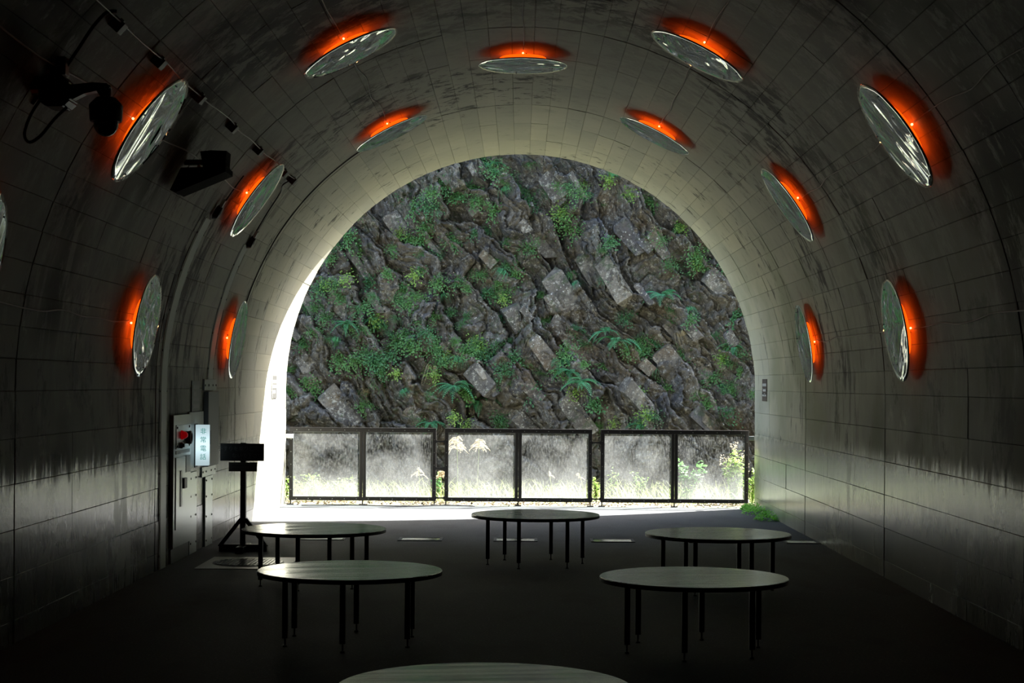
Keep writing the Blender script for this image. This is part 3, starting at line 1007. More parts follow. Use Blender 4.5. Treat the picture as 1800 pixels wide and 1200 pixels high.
pampas(803, 768, 23.6, .22, 'tallest pale plume grass at the left of the third glass pane', -.02, 34)
pampas(843, 772, 23.7, .17, 'pale plume grass beside the tallest one behind the third pane', .03, 26)
pampas(736, 822, 23.8, .14, 'shorter plume grass behind the right side of the second pane', -.02, 16)
pampas(776, 828, 23.5, .10, 'short plume grass in the gap between left and middle fence panels', 0, 22)
pampas(618, 850, 23.9, .09, 'small drooping plume grass behind the first glass pane', .04, 9)
pampas(965, 828, 23.9, .10, 'thin plume grass behind the fourth glass pane', -.05, 5)
pampas(1018, 832, 23.9, .10, 'thin plume grass near the right edge of the fourth pane', -.08, 4)

# weeds growing at the foot of the right wall inside
def weed(px, py, s, label):
    p = at(px, py, EYE * FPX / ((py - 674) - 0))
    Yw = FPX * EYE / (py - 674 - (px - 915) * ROLL)
    p = at(px, py, Yw); p.z = 0
    rng = random.Random(int(px))
    V, F = [], []
    for k in range(420):
        a = rng.uniform(0, 2 * math.pi); r_ = rng.uniform(0, 1) ** .6
        b = Vector((math.cos(a) * r_ * s * .8, math.sin(a) * r_ * s * 1.6, s * .75 * (1 - r_ * r_) * rng.uniform(.2, 1)))
        leaf(V, F, b, Vector((math.cos(a) + rng.uniform(-.6, .6), math.sin(a), rng.uniform(-.1, .9))), Vector((0, 0, 1)), .035, .02)
    o = from_vf('weed_clump', V, F, M_WEED)
    p.x = min(p.x, W - .12)
    o.location = p
    tag(o, label, 'plant')
M_WEED = leaf_mat('weed_green', (.2, .62, .05), (.32, .75, .08), .3)
weed(1334, 903, .20, 'bright green weed clump at right wall foot, nearer the fence')
weed(1351, 914, .17, 'bright green weed clump at right wall foot, farther from the fence')
weed(1328, 896, .12, 'small weed sprig right at the corner of the right wall and fence')

# ================================================================== FENCE
YF = 23.06
def fence(px0, px1, pt, pb, label, links):
    pxm = FPX / YF
    x0, x1 = at(px0, 760, YF).x, at(px1, 760, YF).x
    zt = EYE - (752 - 674) / pxm - .02
    zt = 1.03; zb = .055
    e = empty('fence_panel', ((x0 + x1) / 2, YF, 0)); tag(e, label, 'fence panel')
    hw = (x1 - x0) / 2; t = .048; d = .02
    box('top_rail', -hw, hw, -d, d, zt - t, zt, M_DARKFRAME, e, .003)
    box('rail_cap', -hw - .003, hw + .003, -d - .004, d + .004, zt, zt + .008, M_DARKFRAME, e)
    box('bottom_rail', -hw, hw, -d, d, zb, zb + t, M_DARKFRAME, e, .003)
    for s0, s1 in ((-hw, -hw + t), (-.042, -.003), (.003, .042), (hw - t, hw)):
        box('stile', s0, s1, -d, d, zb + t, zt - t, M_DARKFRAME, e, .003)
    for s0, s1 in ((-hw + t, -.042), (.042, hw - t)):
        bm = bmesh.new()
        z0, z1 = zb + t, zt - t
        v = [bm.verts.new(c) for c in ((s0 - .005, 0, z0 - .005), (s1 + .005, 0, z0 - .005), (s1 + .005, 0, z1 + .005), (s0 - .005, 0, z1 + .005))]
        bm.faces.new(v)
        from_bm('glass_pane', bm, M_GLASS, e)
        # light beading around the pane
        bm = bmesh.new()
        for a, b, c, dd in ((s0, s0 + .006, z0, z1), (s1 - .006, s1, z0, z1), (s0 + .006, s1 - .006, z0, z0 + .006), (s0 + .006, s1 - .006, z1 - .006, z1)):
            bx(bm, a, b, -.01, .01, c, dd)
        from_bm('pane_bead', bm, M_GREYP, e)
    bm = bmesh.new()
    nb = 0
    for zz in (zt - t / 2, zb + t / 2):
        for k in range(12):
            xx = -hw + .1 + k * (2 * hw - .2) / 11
            cyl(bm, (xx, -d - .003, zz), (xx, -d, zz), .006, seg=8)
    for xx in (-hw + t / 2, hw - t / 2):
        for k in range(5): cyl(bm, (xx, -d - .003, .2 + k * .17), (xx, -d, .2 + k * .17), .006, seg=8)
    o = from_bm('screws', bm, M_STEEL, e); o['kind'] = 'stuff'
    for xx in (-hw + .02, 0, hw - .02):
        bm = bmesh.new()
        cyl(bm, (xx, 0, .006), (xx, 0, zb), .009, seg=8)
        bx(bm, xx - .045, xx + .045, -.04, .04, .0, .008)
        from_bm('foot', bm, M_BLACK, e)
    for zz in links:
        bm = bmesh.new()
        bx(bm, hw - .03, hw + .01, -.035, -.02, zz - .02, zz + .02)
        bx(bm, hw, hw + .115, -.03, -.022, zz - .01, zz + .01)
        bx(bm, hw + .10, hw + .14, -.035, -.02, zz - .02, zz + .02)
        from_bm('latch', bm, M_BLACK, e)
    return e
fence(509, 767, 0, 0, 'left dark-framed glass fence panel next to the sunlit wall', (.86, .5, .1))
fence(782, 1041, 0, 0, 'middle dark-framed glass fence panel behind the centre table', (.86, .1))
fence(1056, 1316, 0, 0, 'right dark-framed glass fence panel beside the right tunnel wall', ())
p = at(506, 766, YF - .05)
tag(box('wall_bracket', -W + .002, p.x + .08, YF - .13, YF - .07, p.z - .028, p.z + .028, M_WHITEB, None, .004), 'white bracket tying the left fence panel to the wall edge', 'bracket')
p = at(1322, 770, YF - .05)
tag(box('wall_bracket', p.x - .05, W - .002, YF - .13, YF - .07, p.z - .028, p.z + .028, M_STEEL, None, .004), 'grey bracket tying the right fence panel to the wall edge', 'bracket')
pz = at(497, 766, YE).z
tag(tube('wall_cable', [(-W + .012, YE - .12, pz), (-W + .012, YE - .16, pz - .15), (-W + .012, YE - .15, .4), (-W + .012, YE - .17, .02)], .007, M_WHITEC), 'thin pale cable running down the sunlit left wall edge', 'cable')
tag(tube('cable', [(-2.9, YE - .25, .012), (-2.3, YE - .10, .012), (-1.6, YE - .28, .012), (-1.0, YE - .05, .012), (-.6, YE - .16, .012)], .007, M_BLACK), 'thin dark cable lying on sunlit floor before the left fence panel', 'cable')

# ================================================================== TABLES
RT = .585; HT = .46
def table_top():
    bm = bmesh.new()
    lathe(bm, [(0, HT), (RT - .004, HT), (RT, HT - .004), (RT, HT - .006)], 96)
    me = bpy.data.meshes.new('tabletop'); bm.normal_update(); bm.to_mesh(me); bm.free(); me.materials.append(M_TOP)
    bm = bmesh.new()
    lathe(bm, [(RT, HT - .006), (RT, HT - .028), (RT - .01, HT - .03), (0, HT - .03)], 96)
    m2 = bpy.data.meshes.new('rim'); bm.normal_update(); bm.to_mesh(m2); bm.free(); m2.materials.append(M_RIM)
    bm = bmesh.new()
    bx(bm, -.0175, .0175, -.0175, .0175, .055, HT - .03, .002)
    m3 = bpy.data.meshes.new('leg'); bm.normal_update(); bm.to_mesh(m3); bm.free(); m3.materials.append(M_BLACK)
    bm = bmesh.new()
    cyl(bm, (0, 0, .012), (0, 0, .056), .0055, seg=8); cyl(bm, (0, 0, 0), (0, 0, .012), .016, .012, seg=12)
    m4 = bpy.data.meshes.new('levelling_foot'); bm.normal_update(); bm.to_mesh(m4); bm.free(); m4.materials.append(M_BLACK)
    return me, m2, m3, m4
TM = table_top()
def table(px, Y, rot, label, brush=0):
    X_ = px
    e = empty('round_table', (X_, Y, 0)); tag(e, label, 'table', 'round low tables')
    t = new_obj('tabletop', TM[0], e); t.rotation_euler.z = rad(brush)
    new_obj('rim', TM[1], e)
    for k in range(6):
        a = rad(-90 + rot + 60 * k)
        l = new_obj('leg', TM[2], e); l.location = (.44 * math.cos(a), .44 * math.sin(a), 0)
        f = new_obj('levelling_foot', TM[3], l)
table(-1.074, 10.85, 0, 'round low table at the near left, overlapping the one behind it', 14)
table(1.085, 10.6, -12.7, 'round low table at the near right of the aisle', 10)
table(-1.67, 13.9, -10, 'round low table at the back left, bright reflection on its left end', 30)
table(1.597, 13.73, -30, 'round low table at the back right, close to the right wall', 22)
table(.146, 15.6, -20, 'round low table farthest back, in the centre before the fence', 5)
table(-.133, 6.7, 12, 'nearest round low table, cut off by the bottom edge of the picture', 8)

# ================================================================== FLOOR PLATES, SLAB
def make_plate():
    t = NT('glossy_floor_plate')
    n = t.noise(t.pos(), 9, 4)
    return t.done(t.bsdf(t.mix(n, (.22, .23, .23), (.42, .43, .42)), t.math('ADD', .10, t.math('MULTIPLY', n, .16)), .6, t.bump(n, .5, .008)))
M_PLATE = make_plate()
labs = ['far left under the back left table', 'left of the centre table', 'between the legs of the centre table', 'just right of the centre table', 'behind the back right table', 'cut short by the right wall']
for i, x_ in enumerate((-2.06, -1.04, -.04, .98, 2.0, 2.93)):
    hw = .2
    if i == 5: x_, hw = 2.97, .15
    e = empty('floor_plate', (x_, 18.0, 0)); tag(e, 'shiny rectangular plate set in the floor, ' + labs[i], 'floor plate')
    bm = bmesh.new(); bx(bm, -hw, hw, -.15, .15, .0, .005, .002)
    from_bm('plate', bm, M_PLATE, e)
    bm = bmesh.new()
    for a, b, c, d_ in ((-hw - .03, -hw, -.18, .18), (hw, hw + .03, -.18, .18), (-hw, hw, -.18, -.15), (-hw, hw, .15, .18)): bx(bm, a, b, c, d_, 0, .008)
    from_bm('rim', bm, M_BLACK, e)
e = empty('manhole', (-2.46, 15.5, 0)); tag(e, 'round checkered manhole cover in a pale concrete slab beside the left wall', 'manhole')
bm = bmesh.new(); bx(bm, -.40, .40, -.5, .5, 0, .006, .003)
from_bm('slab', bm, M_SLAB, e)
bm = bmesh.new(); lathe(bm, [(0, .012), (.32, .012), (.325, .006)], 48)
M_COVER = simple('cast_cover', (.10, .105, .10), .35, .6)
cv = from_bm('cover', bm, M_COVER, e)
bm = bmesh.new()
for i in range(-9, 10):
    for j in range(-9, 10):
        x_, y_ = i * .033, j * .033
        if x_ * x_ + y_ * y_ < .095:
            a = .011; k = 1 if (i + j) % 2 else -1
            vs = [bm.verts.new((x_ + p * a + q * a * .35, y_ + k * (p * a - q * a * .35), z_)) for (p, q, z_) in ((-1, -1, .012), (1, -1, .012), (1, 1, .012), (-1, 1, .012), (-1, -1, .016), (1, -1, .016), (1, 1, .016), (-1, 1, .016))]
            bm.faces.new(vs[4:8])
            for q in range(4): bm.faces.new((vs[q], vs[(q + 1) % 4], vs[4 + (q + 1) % 4], vs[4 + q]))
o = from_bm('tread_pattern', bm, M_PLATE, cv); o['kind'] = 'stuff'

# ================================================================== MIRROR LAMPS
RD = .415; GAP = .113
def lamp_meshes():
    out = []
    bm = bmesh.new()       # z=0 is the wall, +z inward
    prof = [(0, GAP + .007)] + [(RD * k / 10, GAP + .007 * (1 - (k / 10) ** 2)) for k in range(1, 10)] + [(RD, GAP), (RD, GAP - .006), (RD * .5, GAP - .004), (0, GAP - .004)]
    lathe(bm, prof, 96)
    me = bpy.data.meshes.new('mirror_disc'); bmesh.ops.recalc_face_normals(bm, faces=bm.faces); bm.to_mesh(me); bm.free()
    for p in me.polygons: p.use_smooth = abs(p.normal.z) > .5
    me.materials.append(M_MIRROR); out.append(me)
    bm = bmesh.new()
    lathe(bm, [(0, .048), (.20, .047), (.214, .045), (.218, .042), (.214, .039), (0, .038)], 64)
    me = bpy.data.meshes.new('lamp_lens'); bmesh.ops.recalc_face_normals(bm, faces=bm.faces); bm.to_mesh(me); bm.free(); me.materials.append(M_LAMP); out.append(me)
    bm = bmesh.new(); cyl(bm, (0, 0, .047), (0, 0, GAP - .008), .012, .015, seg=16)
    for k in range(3): cyl(bm, (.06 * math.cos(2.1 * k), .06 * math.sin(2.1 * k), 0), (.06 * math.cos(2.1 * k), .06 * math.sin(2.1 * k), .039), .006, .006, seg=8)
    
    me = bpy.data.meshes.new('wall_mount'); bm.to_mesh(me); bm.free(); me.materials.append(M_BLACK); out.append(me)
    bm = bmesh.new(); lathe(bm, [(0, GAP - .0045), (RD * .985, GAP - .0065), (RD * .97, GAP - .009), (0, GAP - .008)], 64)  # white reflector added behind the disc to bounce red light onto the wall
    me = bpy.data.meshes.new('back_reflector'); bmesh.ops.recalc_face_normals(bm, faces=bm.faces); bm.to_mesh(me); bm.free(); me.materials.append(M_WHITEB); backp = me
    bm = bmesh.new(); bmesh.ops.create_uvsphere(bm, u_segments=10, v_segments=6, radius=.009)
    me = bpy.data.meshes.new('bulb'); bm.to_mesh(me); bm.free(); me.materials.append(M_BULB); out.append(me)
    bm = bmesh.new(); cyl(bm, (0, 0, 0), (0, 0, .004), .006, seg=8)
    me = bpy.data.meshes.new('screw'); bm.to_mesh(me); bm.free(); me.materials.append(M_BLACK); out.append(me)
    out.append(backp)
    return out
LM = lamp_meshes()
lamp_l = bpy.data.lights.new('lamp_glow', 'SPOT')
lamp_l.energy = .62
lamp_l.color = (1.0, .055, .004)
lamp_l.spot_size = rad(170.4)
lamp_l.spot_blend = .08
lamp_l.shadow_soft_size = .004
def mirror_lamp(ang, y, label):
    e = empty('mirror_lamp', mat=arch_frame(ang, y, .004)); tag(e, label, 'wall lamp', 'round mirror lamps on the vault')
    new_obj('mirror_disc', LM[0], e).rotation_euler.z = R.uniform(0, 6.28)
    new_obj('lamp_lens', LM[1], e)
    new_obj('wall_mount', LM[2], e)
    new_obj('back_reflector', LM[5], e)
    b = new_obj('bulb', LM[3], e); b.location = (0, -.229, .034)
    for k in range(6):
        a = rad(60 * k + 20)
        s = new_obj('screw', LM[4], e); s.location = (.36 * math.cos(a), .36 * math.sin(a), GAP + .003)
    l = bpy.data.objects.new('lamp_glow', lamp_l); COL.objects.link(l); l.parent = e
    l.location = (0, 0, .0345)
    return e
mir = [(166.5, 9.27, 'mirror lamp at the left picture edge, mostly cut off'),
       (145, 11.4, 'large mirror lamp high on the left vault beside the dome camera'),
       (90, 11.4, 'mirror lamp on the crown above the camera view'),
       (35, 11.4, 'large mirror lamp high on the right vault, nearest on that side'),
       (117, 13.66, 'mirror lamp left of the crown, nearer row'),
       (62.7, 13.66, 'mirror lamp right of the crown, nearer row'),
       (170.3, 13.66, 'mirror lamp low on the left wall, just before the conduit strip'),
       (9.8, 13.66, 'mirror lamp low on the right wall, nearer one'),
       (90, 15.94, 'mirror lamp exactly on the crown of the vault'),
       (144.5, 15.94, 'mirror lamp on the left vault beside the row of black cable boxes'),
       (35.3, 15.94, 'mirror lamp on the right vault, second from the camera at that height'),
       (117, 18.05, 'small mirror lamp left of the crown, farther row'),
       (62.7, 18.05, 'small mirror lamp right of the crown, farther row'),
       (170.3, 18.05, 'small mirror lamp low on the left wall above the notice stand'),
       (9.8, 18.05, 'small mirror lamp low on the right wall, farther one')]
for a, y, lab in mir:
    if a == 90 and y < 12: continue
    mirror_lamp(a, y, lab)

# feed cables along the vault
def run_cable(name, ang, y_from, y_to, label, mat=M_WHITEC, r=.0055, wob=.02, inset=.012, seed=0, cat='cable'):
    rng = random.Random(seed)
    pts = []
    n = max(3, int(abs(y_to - y_from) / .45))
    for k in range(n + 1):
        y = y_from + (y_to - y_from) * k / n
        A = arch_frame(ang, y, inset)
        pts.append(A @ Vector((rng.uniform(-wob, wob), 0, rng.uniform(0, .008))))
    return tag(tube(name, pts, r, mat), label, cat)
run_cable('feed_cable', 170.3, 13.42, 9.6, 'pale wavy cable along left wall to the low left mirror lamp', seed=1)
run_cable('feed_cable', 9.8, 17.78, 13.85, 'pale wavy cable along right wall between the two low right mirror lamps', seed=2)
run_cable('feed_cable', 9.8, 13.42, 8.0, 'pale wavy cable along right wall from nearer low lamp to picture edge', seed=3)
run_cable('feed_cable', 35.1, 15.65, 11.6, 'pale cable on the right vault joining the two upper right mirror lamps', seed=4)
run_cable('feed_cable', 35, 11.18, 7.5, 'pale cable on the right vault from large mirror lamp to picture corner', seed=5)
run_cable('feed_cable', 62.7, 17.78, 13.85, 'thin cable joining the two mirror lamps right of the crown', seed=6)
run_cable('feed_cable', 62.7, 13.42, 10.0, 'pale cable from the nearer mirror lamp right of the crown to the top edge', seed=7)
run_cable('feed_cable', 90, 15.65, 11.0, 'thin dark cable along the crown to the central mirror lamp', M_GREYP, .005, .008, seed=8)
run_cable('feed_cable', 117, 17.78, 13.85, 'dark cable joining the two mirror lamps left of the crown', M_BLACK, .005, .025, seed=9)
run_cable('feed_cable', 117, 13.42, 10.0, 'pale cable from the nearer mirror lamp left of the crown to the top edge', seed=10)
run_cable('feed_cable', 144.8, 15.65, 11.6, 'pale cable on the left vault joining the two upper left mirror lamps', seed=11)
run_cable('feed_cable', 145, 11.18, 7.6, 'pale cable on the left vault passing behind the dome camera', seed=12)
run_cable('steel_wire', 137.4, 17.1, 8.6, 'steel wire strung past the row of black cable boxes on the left vault', M_STEELD, .0048, .012, .05, 13)
names = ['nearest the top edge', 'second from the top edge', 'just above the large left mirror lamp', 'third from the top', 'above the black wedge fixture', 'above second mirror lamp', 'lowest and farthest of the row']
for k, yb in enumerate((9.7, 10.8, 12.15, 13.55, 14.9, 16.45, 17.1)):
    e = empty('cable_box', mat=arch_frame(137.8, yb, .004)); tag(e, 'small black cable box on the left vault, ' + names[k], 'cable box', 'black cable boxes')
    box('housing', -.035, .035, -.045, .045, 0, .075, M_BLACK, e, .004)
    box('clamp', -.045, -.035, -.01, .01, .025, .05, M_STEELD, e)

# dark cable following the arch near the mouth
pts = [arch_frame(a, 18.62, .012) @ Vector((R.uniform(-.004, .004), R.uniform(-.01, .01), 0)) for a in range(112, 176, 3)]
tag(tube('arch_cable', pts, .007, M_BLACK), 'thin black cable following the arch near the tunnel mouth, left side', 'cable')
pts = [arch_frame(137.5, 17.15, .03), arch_frame(139.5, 17.0, .02), arch_frame(141, 17.2, .015), arch_frame(145.2, 17.3, .015), arch_frame(149.5, 17.35, .015), arch_frame(150.5, 17.35, .02)]
tag(tube('drop_cable', [m.translation for m in pts], .007, M_BLACK), 'black cable dropping from the last cable box to the farther conduit strip', 'cable')
tag(tube('thin_conduit', [arch_frame(a, 15.25, .015).translation for a in (149.5, 147, 144.5, 142.5)], .006, M_BLACK), 'thin black conduit above the nearer conduit strip on the left vault', 'conduit')

# conduit cover strips following the left wall and vault
def strip(y, w_, top_ang, z_bot, mat, label, bolt_step=.36):
    path = [(-W, z_bot)] + [(-W, z) for z in np.linspace(z_bot, ZC, 6)[1:]] + [(W * math.cos(rad(a)), ZC + W * math.sin(rad(a))) for a in np.linspace(180, top_ang, 14)[1:]]
    e = empty('conduit_strip', (-W, y, z_bot)); tag(e, label, 'conduit cover')
    V, F = [], []
    o0 = Vector(e.location)
    th = .012
    for (x_, z_) in path:
        if z_ <= ZC + 1e-6: n = Vector((1, 0, 0))
        else: n = -Vector((x_, 0, z_ - ZC)).normalized()
        c = Vector((x_, y, z_)) - o0
        V += [c + Vector((0, -w_ / 2, 0)) - n * .0, c + Vector((0, -w_ / 2, 0)) + n * .006, c + Vector((0, -w_ / 2 + .018, 0)) + n * .007,
              c + Vector((0, -w_ / 2 + .024, 0)) + n * th, c + Vector((0, w_ / 2 - .024, 0)) + n * th, c + Vector((0, w_ / 2 - .018, 0)) + n * .007,
              c + Vector((0, w_ / 2, 0)) + n * .006, c + Vector((0, w_ / 2, 0))]
    for i in range(len(path) - 1):
        for k in range(7):
            a_ = i * 8 + k
            F.append((a_, a_ + 8, a_ + 9, a_ + 1))
    F.append(tuple(range(8))); F.append(tuple(range((len(path) - 1) * 8, len(path) * 8))[::-1])
    from_vf('cover', V, F, mat, e)
    # bolts in pairs
    bmesh_b = bmesh.new(); cyl(bmesh_b, (0, 0, 0), (0, 0, .006), .009, seg=8)
    mb = bpy.data.meshes.new('bolt'); bmesh_b.to_mesh(mb); bmesh_b.free(); mb.materials.append(M_BLACKP)
    s = .12
    total = (ZC - z_bot) + W * rad(180 - top_ang)
    while s < total - .05:
        if s < ZC - z_bot:
            M = Matrix.Translation((0, 0, z_bot + s - ZC)) @ arch_frame(180, y, .005)
        else:
            M = arch_frame(180 - math.degrees((s - (ZC - z_bot)) / W), y, .005)
        for sd in (-1, 1):
            b = new_obj('bolt', mb, e); b.matrix_parent_inverse = Matrix.Translation(-o0); b.matrix_basis = M @ Matrix.Translation((0, sd * (w_ / 2 + .004), 0))
        s += bolt_step
    return e
strip(15.03, .28, 151.5, .0, M_STEELD, 'nearer grey conduit cover strip curving up the left wall before the emergency cabinet')
strip(17.27, .28, 152.5, 1.66, M_STEELD, 'farther grey conduit cover strip curving up from the tall grey box')
for (a_, y_, lab) in ((149.8, 15.1, 'frayed black cable gland on top of the nearer conduit strip'), (151.6, 17.3, 'black cable gland on top of the farther conduit strip')):
    e = empty('cable_gland', mat=arch_frame(a_, y_, .02)); tag(e, lab, 'cable gland')
    bm = bmesh.new(); lathe(bm, [(0, .05), (.03, .04), (.045, .0), (.03, -.012), (0, -.015)], 10, Matrix.Diagonal((1.7, .8, 1, 1)))
    from_bm('cap', bm, M_BLACKP, e)
    bm = bmesh.new(); bx(bm, -.12, -.05, -.02, .02, 0, .03, .003); bx(bm, -.13, -.12, .03, .045, 0, .03); from_bm('clip', bm, M_STEEL, e)

# ================================================================== EMERGENCY CABINETS ON THE LEFT WALL
def wbox(name, px0, px1, z0, z1, d0, d1, mat, parent, bev=.002):
    """box on the left wall between two photo columns; d = distance out from the wall"""
    ya = wl(px0, 760)[0]; yb = wl(px1, 760)[0]
    o = parent.location
    return box(name, -W + d0 - o.x, -W + d1 - o.x, ya - o.y, yb - o.y, z0 - o.z, z1 - o.z, mat, parent, bev)
cab = empty('emergency_cabinet', (-W, 15.4, .14)); tag(cab, 'stainless emergency telephone cabinet with red lamp on the left wall', 'cabinet')
wbox('body', 298.5, 329, .14, 1.34, .0, .035, M_STEEL, cab)
wbox('upper_plate', 329, 354, .82, 1.355, .0, .022, M_STEELD, cab)
cp = wbox('control_plate', 302.5, 327, 1.03, 1.25, .035, .041, M_STEEL, cab)
wbox('divider_strip', 302.5, 327, .985, 1.015, .035, .039, M_STEELD, cab, 0)
dr = wbox('door', 302, 328, .30, .955, .035, .043, M_STEEL, cab)
yh0 = wl(309, 760)[0]; yl0 = wl(314.5, 760)[0]
def cabpart(name, y0, y1, z0, z1, d0, d1, mat, parent, bev=.002):
    o = cab.location
    return box(name, d0, d1, y0 - o.y, y1 - o.y, z0 - o.z, z1 - o.z, mat, parent, bev)
cabpart('handle_recess', yh0, yh0 + .07, .50, .83, .043, .049, M_STEELD, dr)
cabpart('lock', yl0 - .03, yl0 + .10, .66, .755, .043, .062, M_BLACK, dr)
cabpart('name_plate', wl(319, 760)[0], wl(327, 760)[0], .80, .96, .043, .047, M_STEELD, dr)
def disc_on_cab(name, yc, zc, prof, mat, parent, seg=32, sc=(1, 1)):
    bm = bmesh.new(); lathe(bm, prof, seg, Matrix.Diagonal((sc[0], sc[1], 1, 1)))
    bmesh.ops.recalc_face_normals(bm, faces=bm.faces)
    o = from_bm(name, bm, mat, parent, True)
    o.matrix_basis = Matrix.Translation((.041, yc - cab.location.y, zc - cab.location.z)) @ Matrix.Rotation(rad(90), 4, 'Y')
    return o
yr = wl(311.5, 765)[0]
rl = disc_on_cab('signal_lamp', yr, 1.155, [(0, .058), (.015, .055), (.028, .042), (.038, .015), (.044, .0), (.042, -.002)], M_RED, cab)
disc_on_cab('lamp_bezel', yr, 1.155, [(.066, .0), (.064, .012), (.05, .014), (.05, 0)], M_BLACKP, rl) if False else None
yk = wl(309, 784)[0]
disc_on_cab('knob', yk, 1.062, [(0, .04), (.016, .04), (.018, .025), (.028, .02), (.028, 0)], M_BLACKP, cab)
yg = wl(320.5, 770)[0]
disc_on_cab('alarm_ring', yg + .02, 1.125, [(.058, .0), (.064, .03), (.058, .042), (.045, .045), (.042, .03), (.040, 0)], simple('dark_red_ring', (.09, .02, .02), .35), cab)
for sy in (wl(304, 760)[0], wl(325.5, 760)[0]):
    for sz in (1.055, 1.225):
        disc_on_cab('screw', sy, sz, [(0, .006), (.011, .005), (.012, 0)], M_BLACKP, cab, 8)

cov = empty('steel_cover', (-W, 16.3, 0)); tag(cov, 'bare steel cover plate with bolts below the illuminated sign', 'cover plate')
wbox('plate', 331.5, 344, 0, .78, 0, .015, M_STEEL, cov)
cov2 = empty('steel_cover', (-W, 17.0, 0)); tag(cov2, 'narrow steel cover plate below the tall grey box, running to the floor', 'cover plate')
wbox('plate', 358.5, 371, 0, .70, 0, .02, M_STEEL, cov2)
wbox('top_plate', 353, 377, .70, .80, 0, .016, M_STEEL, cov2)
cov3 = empty('steel_cover', (-W, 15.6, 0)); tag(cov3, 'low grey plate between emergency cabinet and floor', 'cover plate')
wbox('plate', 299, 330, 0, .13, 0, .015, M_GREYP, cov3)
bmb = bmesh.new(); cyl(bmb, (0, 0, 0), (.006, 0, 0), .010, seg=8)
mbolt = bpy.data.meshes.new('bolt'); bmb.to_mesh(mbolt); bmb.free(); mbolt.materials.append(M_BLACKP)
for par, pxs, zs_, dd in ((cov, (333.3, 342.5), (.1, .36, .55, .72), .015), (cov2, (360, 369.6), (.06, .3, .5, .66), .02), (cov2, (354.5, 360, 369, 375.5), (.75,), .016)):
    for px_ in pxs:
        for z_ in zs_:
            b = new_obj('bolt', mbolt, par); b.location = (dd, wl(px_, 760)[0] - par.location.y, z_)

tb = empty('tall_box', (-W, 17.0, .80)); tag(tb, 'tall narrow grey metal box right of the illuminated sign', 'box')
wbox('body', 357.5, 376, .80, 1.545, .0, .05, M_GREYP, tb, .003)
wbox('handle', 359.5, 361, 1.02, 1.16, .05, .06, M_BLACK, tb)
tp = empty('steel_cover', (-W, 17.0, 1.56)); tag(tp, 'small square plate joining conduit strip and tall grey box', 'cover plate')
wbox('plate', 355.5, 376.5, 1.56, 1.67, 0, .02, M_STEELD, tp)
for px_ in (356.5, 363, 370, 375.5):
    b = new_obj('bolt', mbolt, tp); b.location = (.02, wl(px_, 760)[0] - tp.location.y, 1.61 - 1.56)

# illuminated sign (projects from the wall)
ys = 16.42
sg = empty('illuminated_sign', (-W, ys, .84)); tag(sg, 'lit white projecting sign with green vertical lettering by the emergency cabinet', 'sign')
box('bracket', .0, .03, -.03, .1, -.02, .40, M_BLACK, sg, .004)
bm = bmesh.new()      # bowed light face turned to the viewer
n_ = 10
rows_ = []
for k in range(n_ + 1):
    t = k / n_
    x_ = .03 + t * .118
    yb_ = -.012 - .022 * math.sin(math.pi * t)
    rows_.append((x_, yb_))
vb = [bm.verts.new((x_, y_, .0)) for x_, y_ in rows_]; vt = [bm.verts.new((x_, y_, .39)) for x_, y_ in rows_]
for k in range(n_): bm.faces.new((vb[k], vb[k + 1], vt[k + 1], vt[k]))
bb = [bm.verts.new((x_, .09, .0)) for x_, y_ in rows_]; bt = [bm.verts.new((x_, .09, .39)) for x_, y_ in rows_]
for k in range(n_):
    bm.faces.new((vt[k], vt[k + 1], bt[k + 1], bt[k])); bm.faces.new((vb[k + 1], vb[k], bb[k], bb[k + 1])); bm.faces.new((bb[k + 1], bb[k], bt[k], bt[k + 1]))
bm.faces.new((vb[n_], bb[n_], bt[n_], vt[n_])); bm.faces.new((bb[0], vb[0], vt[0], bt[0]))
from_bm('light_box', bm, M_LIGHTBOX, sg)
for k, ch in enumerate('非常電話'):
    M = Matrix.Translation((.108, -.037, .327 - k * .082)) @ Matrix.Rotation(rad(90), 4, 'X')
    text_obj('character', ch, .062, M_TEAL, sg, M, ext=.001)

# little wall plates (pictogram strips)
def plate_strip(name, side, px0, px1, py0, py1, mat, mmat, marks, label):
    if side < 0:
        ya, za = wl(px0, py0); yb, zb = wl(px1, py0); _, z1 = wl(px0, py1)
    else:
        def wr(px, py):
            p = at(px, py, 1.0); t = W / p.x
            return t, EYE + (p.z - EYE) * t
        ya, za = wr(px1, py0); yb, zb = wr(px0, py0); _, z1 = wr(px1, py1)
    h = za - z1
    e = empty(name, (side * (W - .003), (ya + yb) / 2, z1)); tag(e, label, 'sign')
    hy = (yb - ya) / 2
    s = -side
    box('plate', 0, s * .006, -hy, hy, 0, h, mat, e)
    for (a, b, c, d) in marks:
        box('mark', s * .006, s * .0075, -hy + 2 * hy * a, -hy + 2 * hy * b, h * (1 - d), h * (1 - c), mmat, e)
plate_strip('wall_sign', 1, 1341, 1349, 666, 705, M_BROWNP, M_PALEP,
            [(.1, .9, .20, .33), (.1, .9, .42, .45), (.2, .8, .42, .56), (.1, .9, .65, .70), (.1, .35, .65, .78), (.6, .9, .65, .78), (.35, .6, .74, .78)], 'small vertical brown sign with pale characters on the right wall')
plate_strip('wall_sign', -1, 477.5, 486, 659, 700, M_WHITEPL, M_WHITEPM,
            [(.05, .95, .02, .2), (.05, .95, .34, .41), (.05, .95, .55, .64), (.7, .95, .64, .78), (.05, .95, .78, 1.0)], 'pale vertical sign with grey characters on the sunlit left wall')
plate_strip('wall_sign', -1, 336, 350, 669, 728, M_GREYPL, M_GREYPM,
            [(.1, .9, .12, .24), (.15, .55, .33, .46), (.1, .9, .52, .6), (.1, .9, .7, .82)], 'faded grey vertical sign on the left wall above the emergency cabinet')

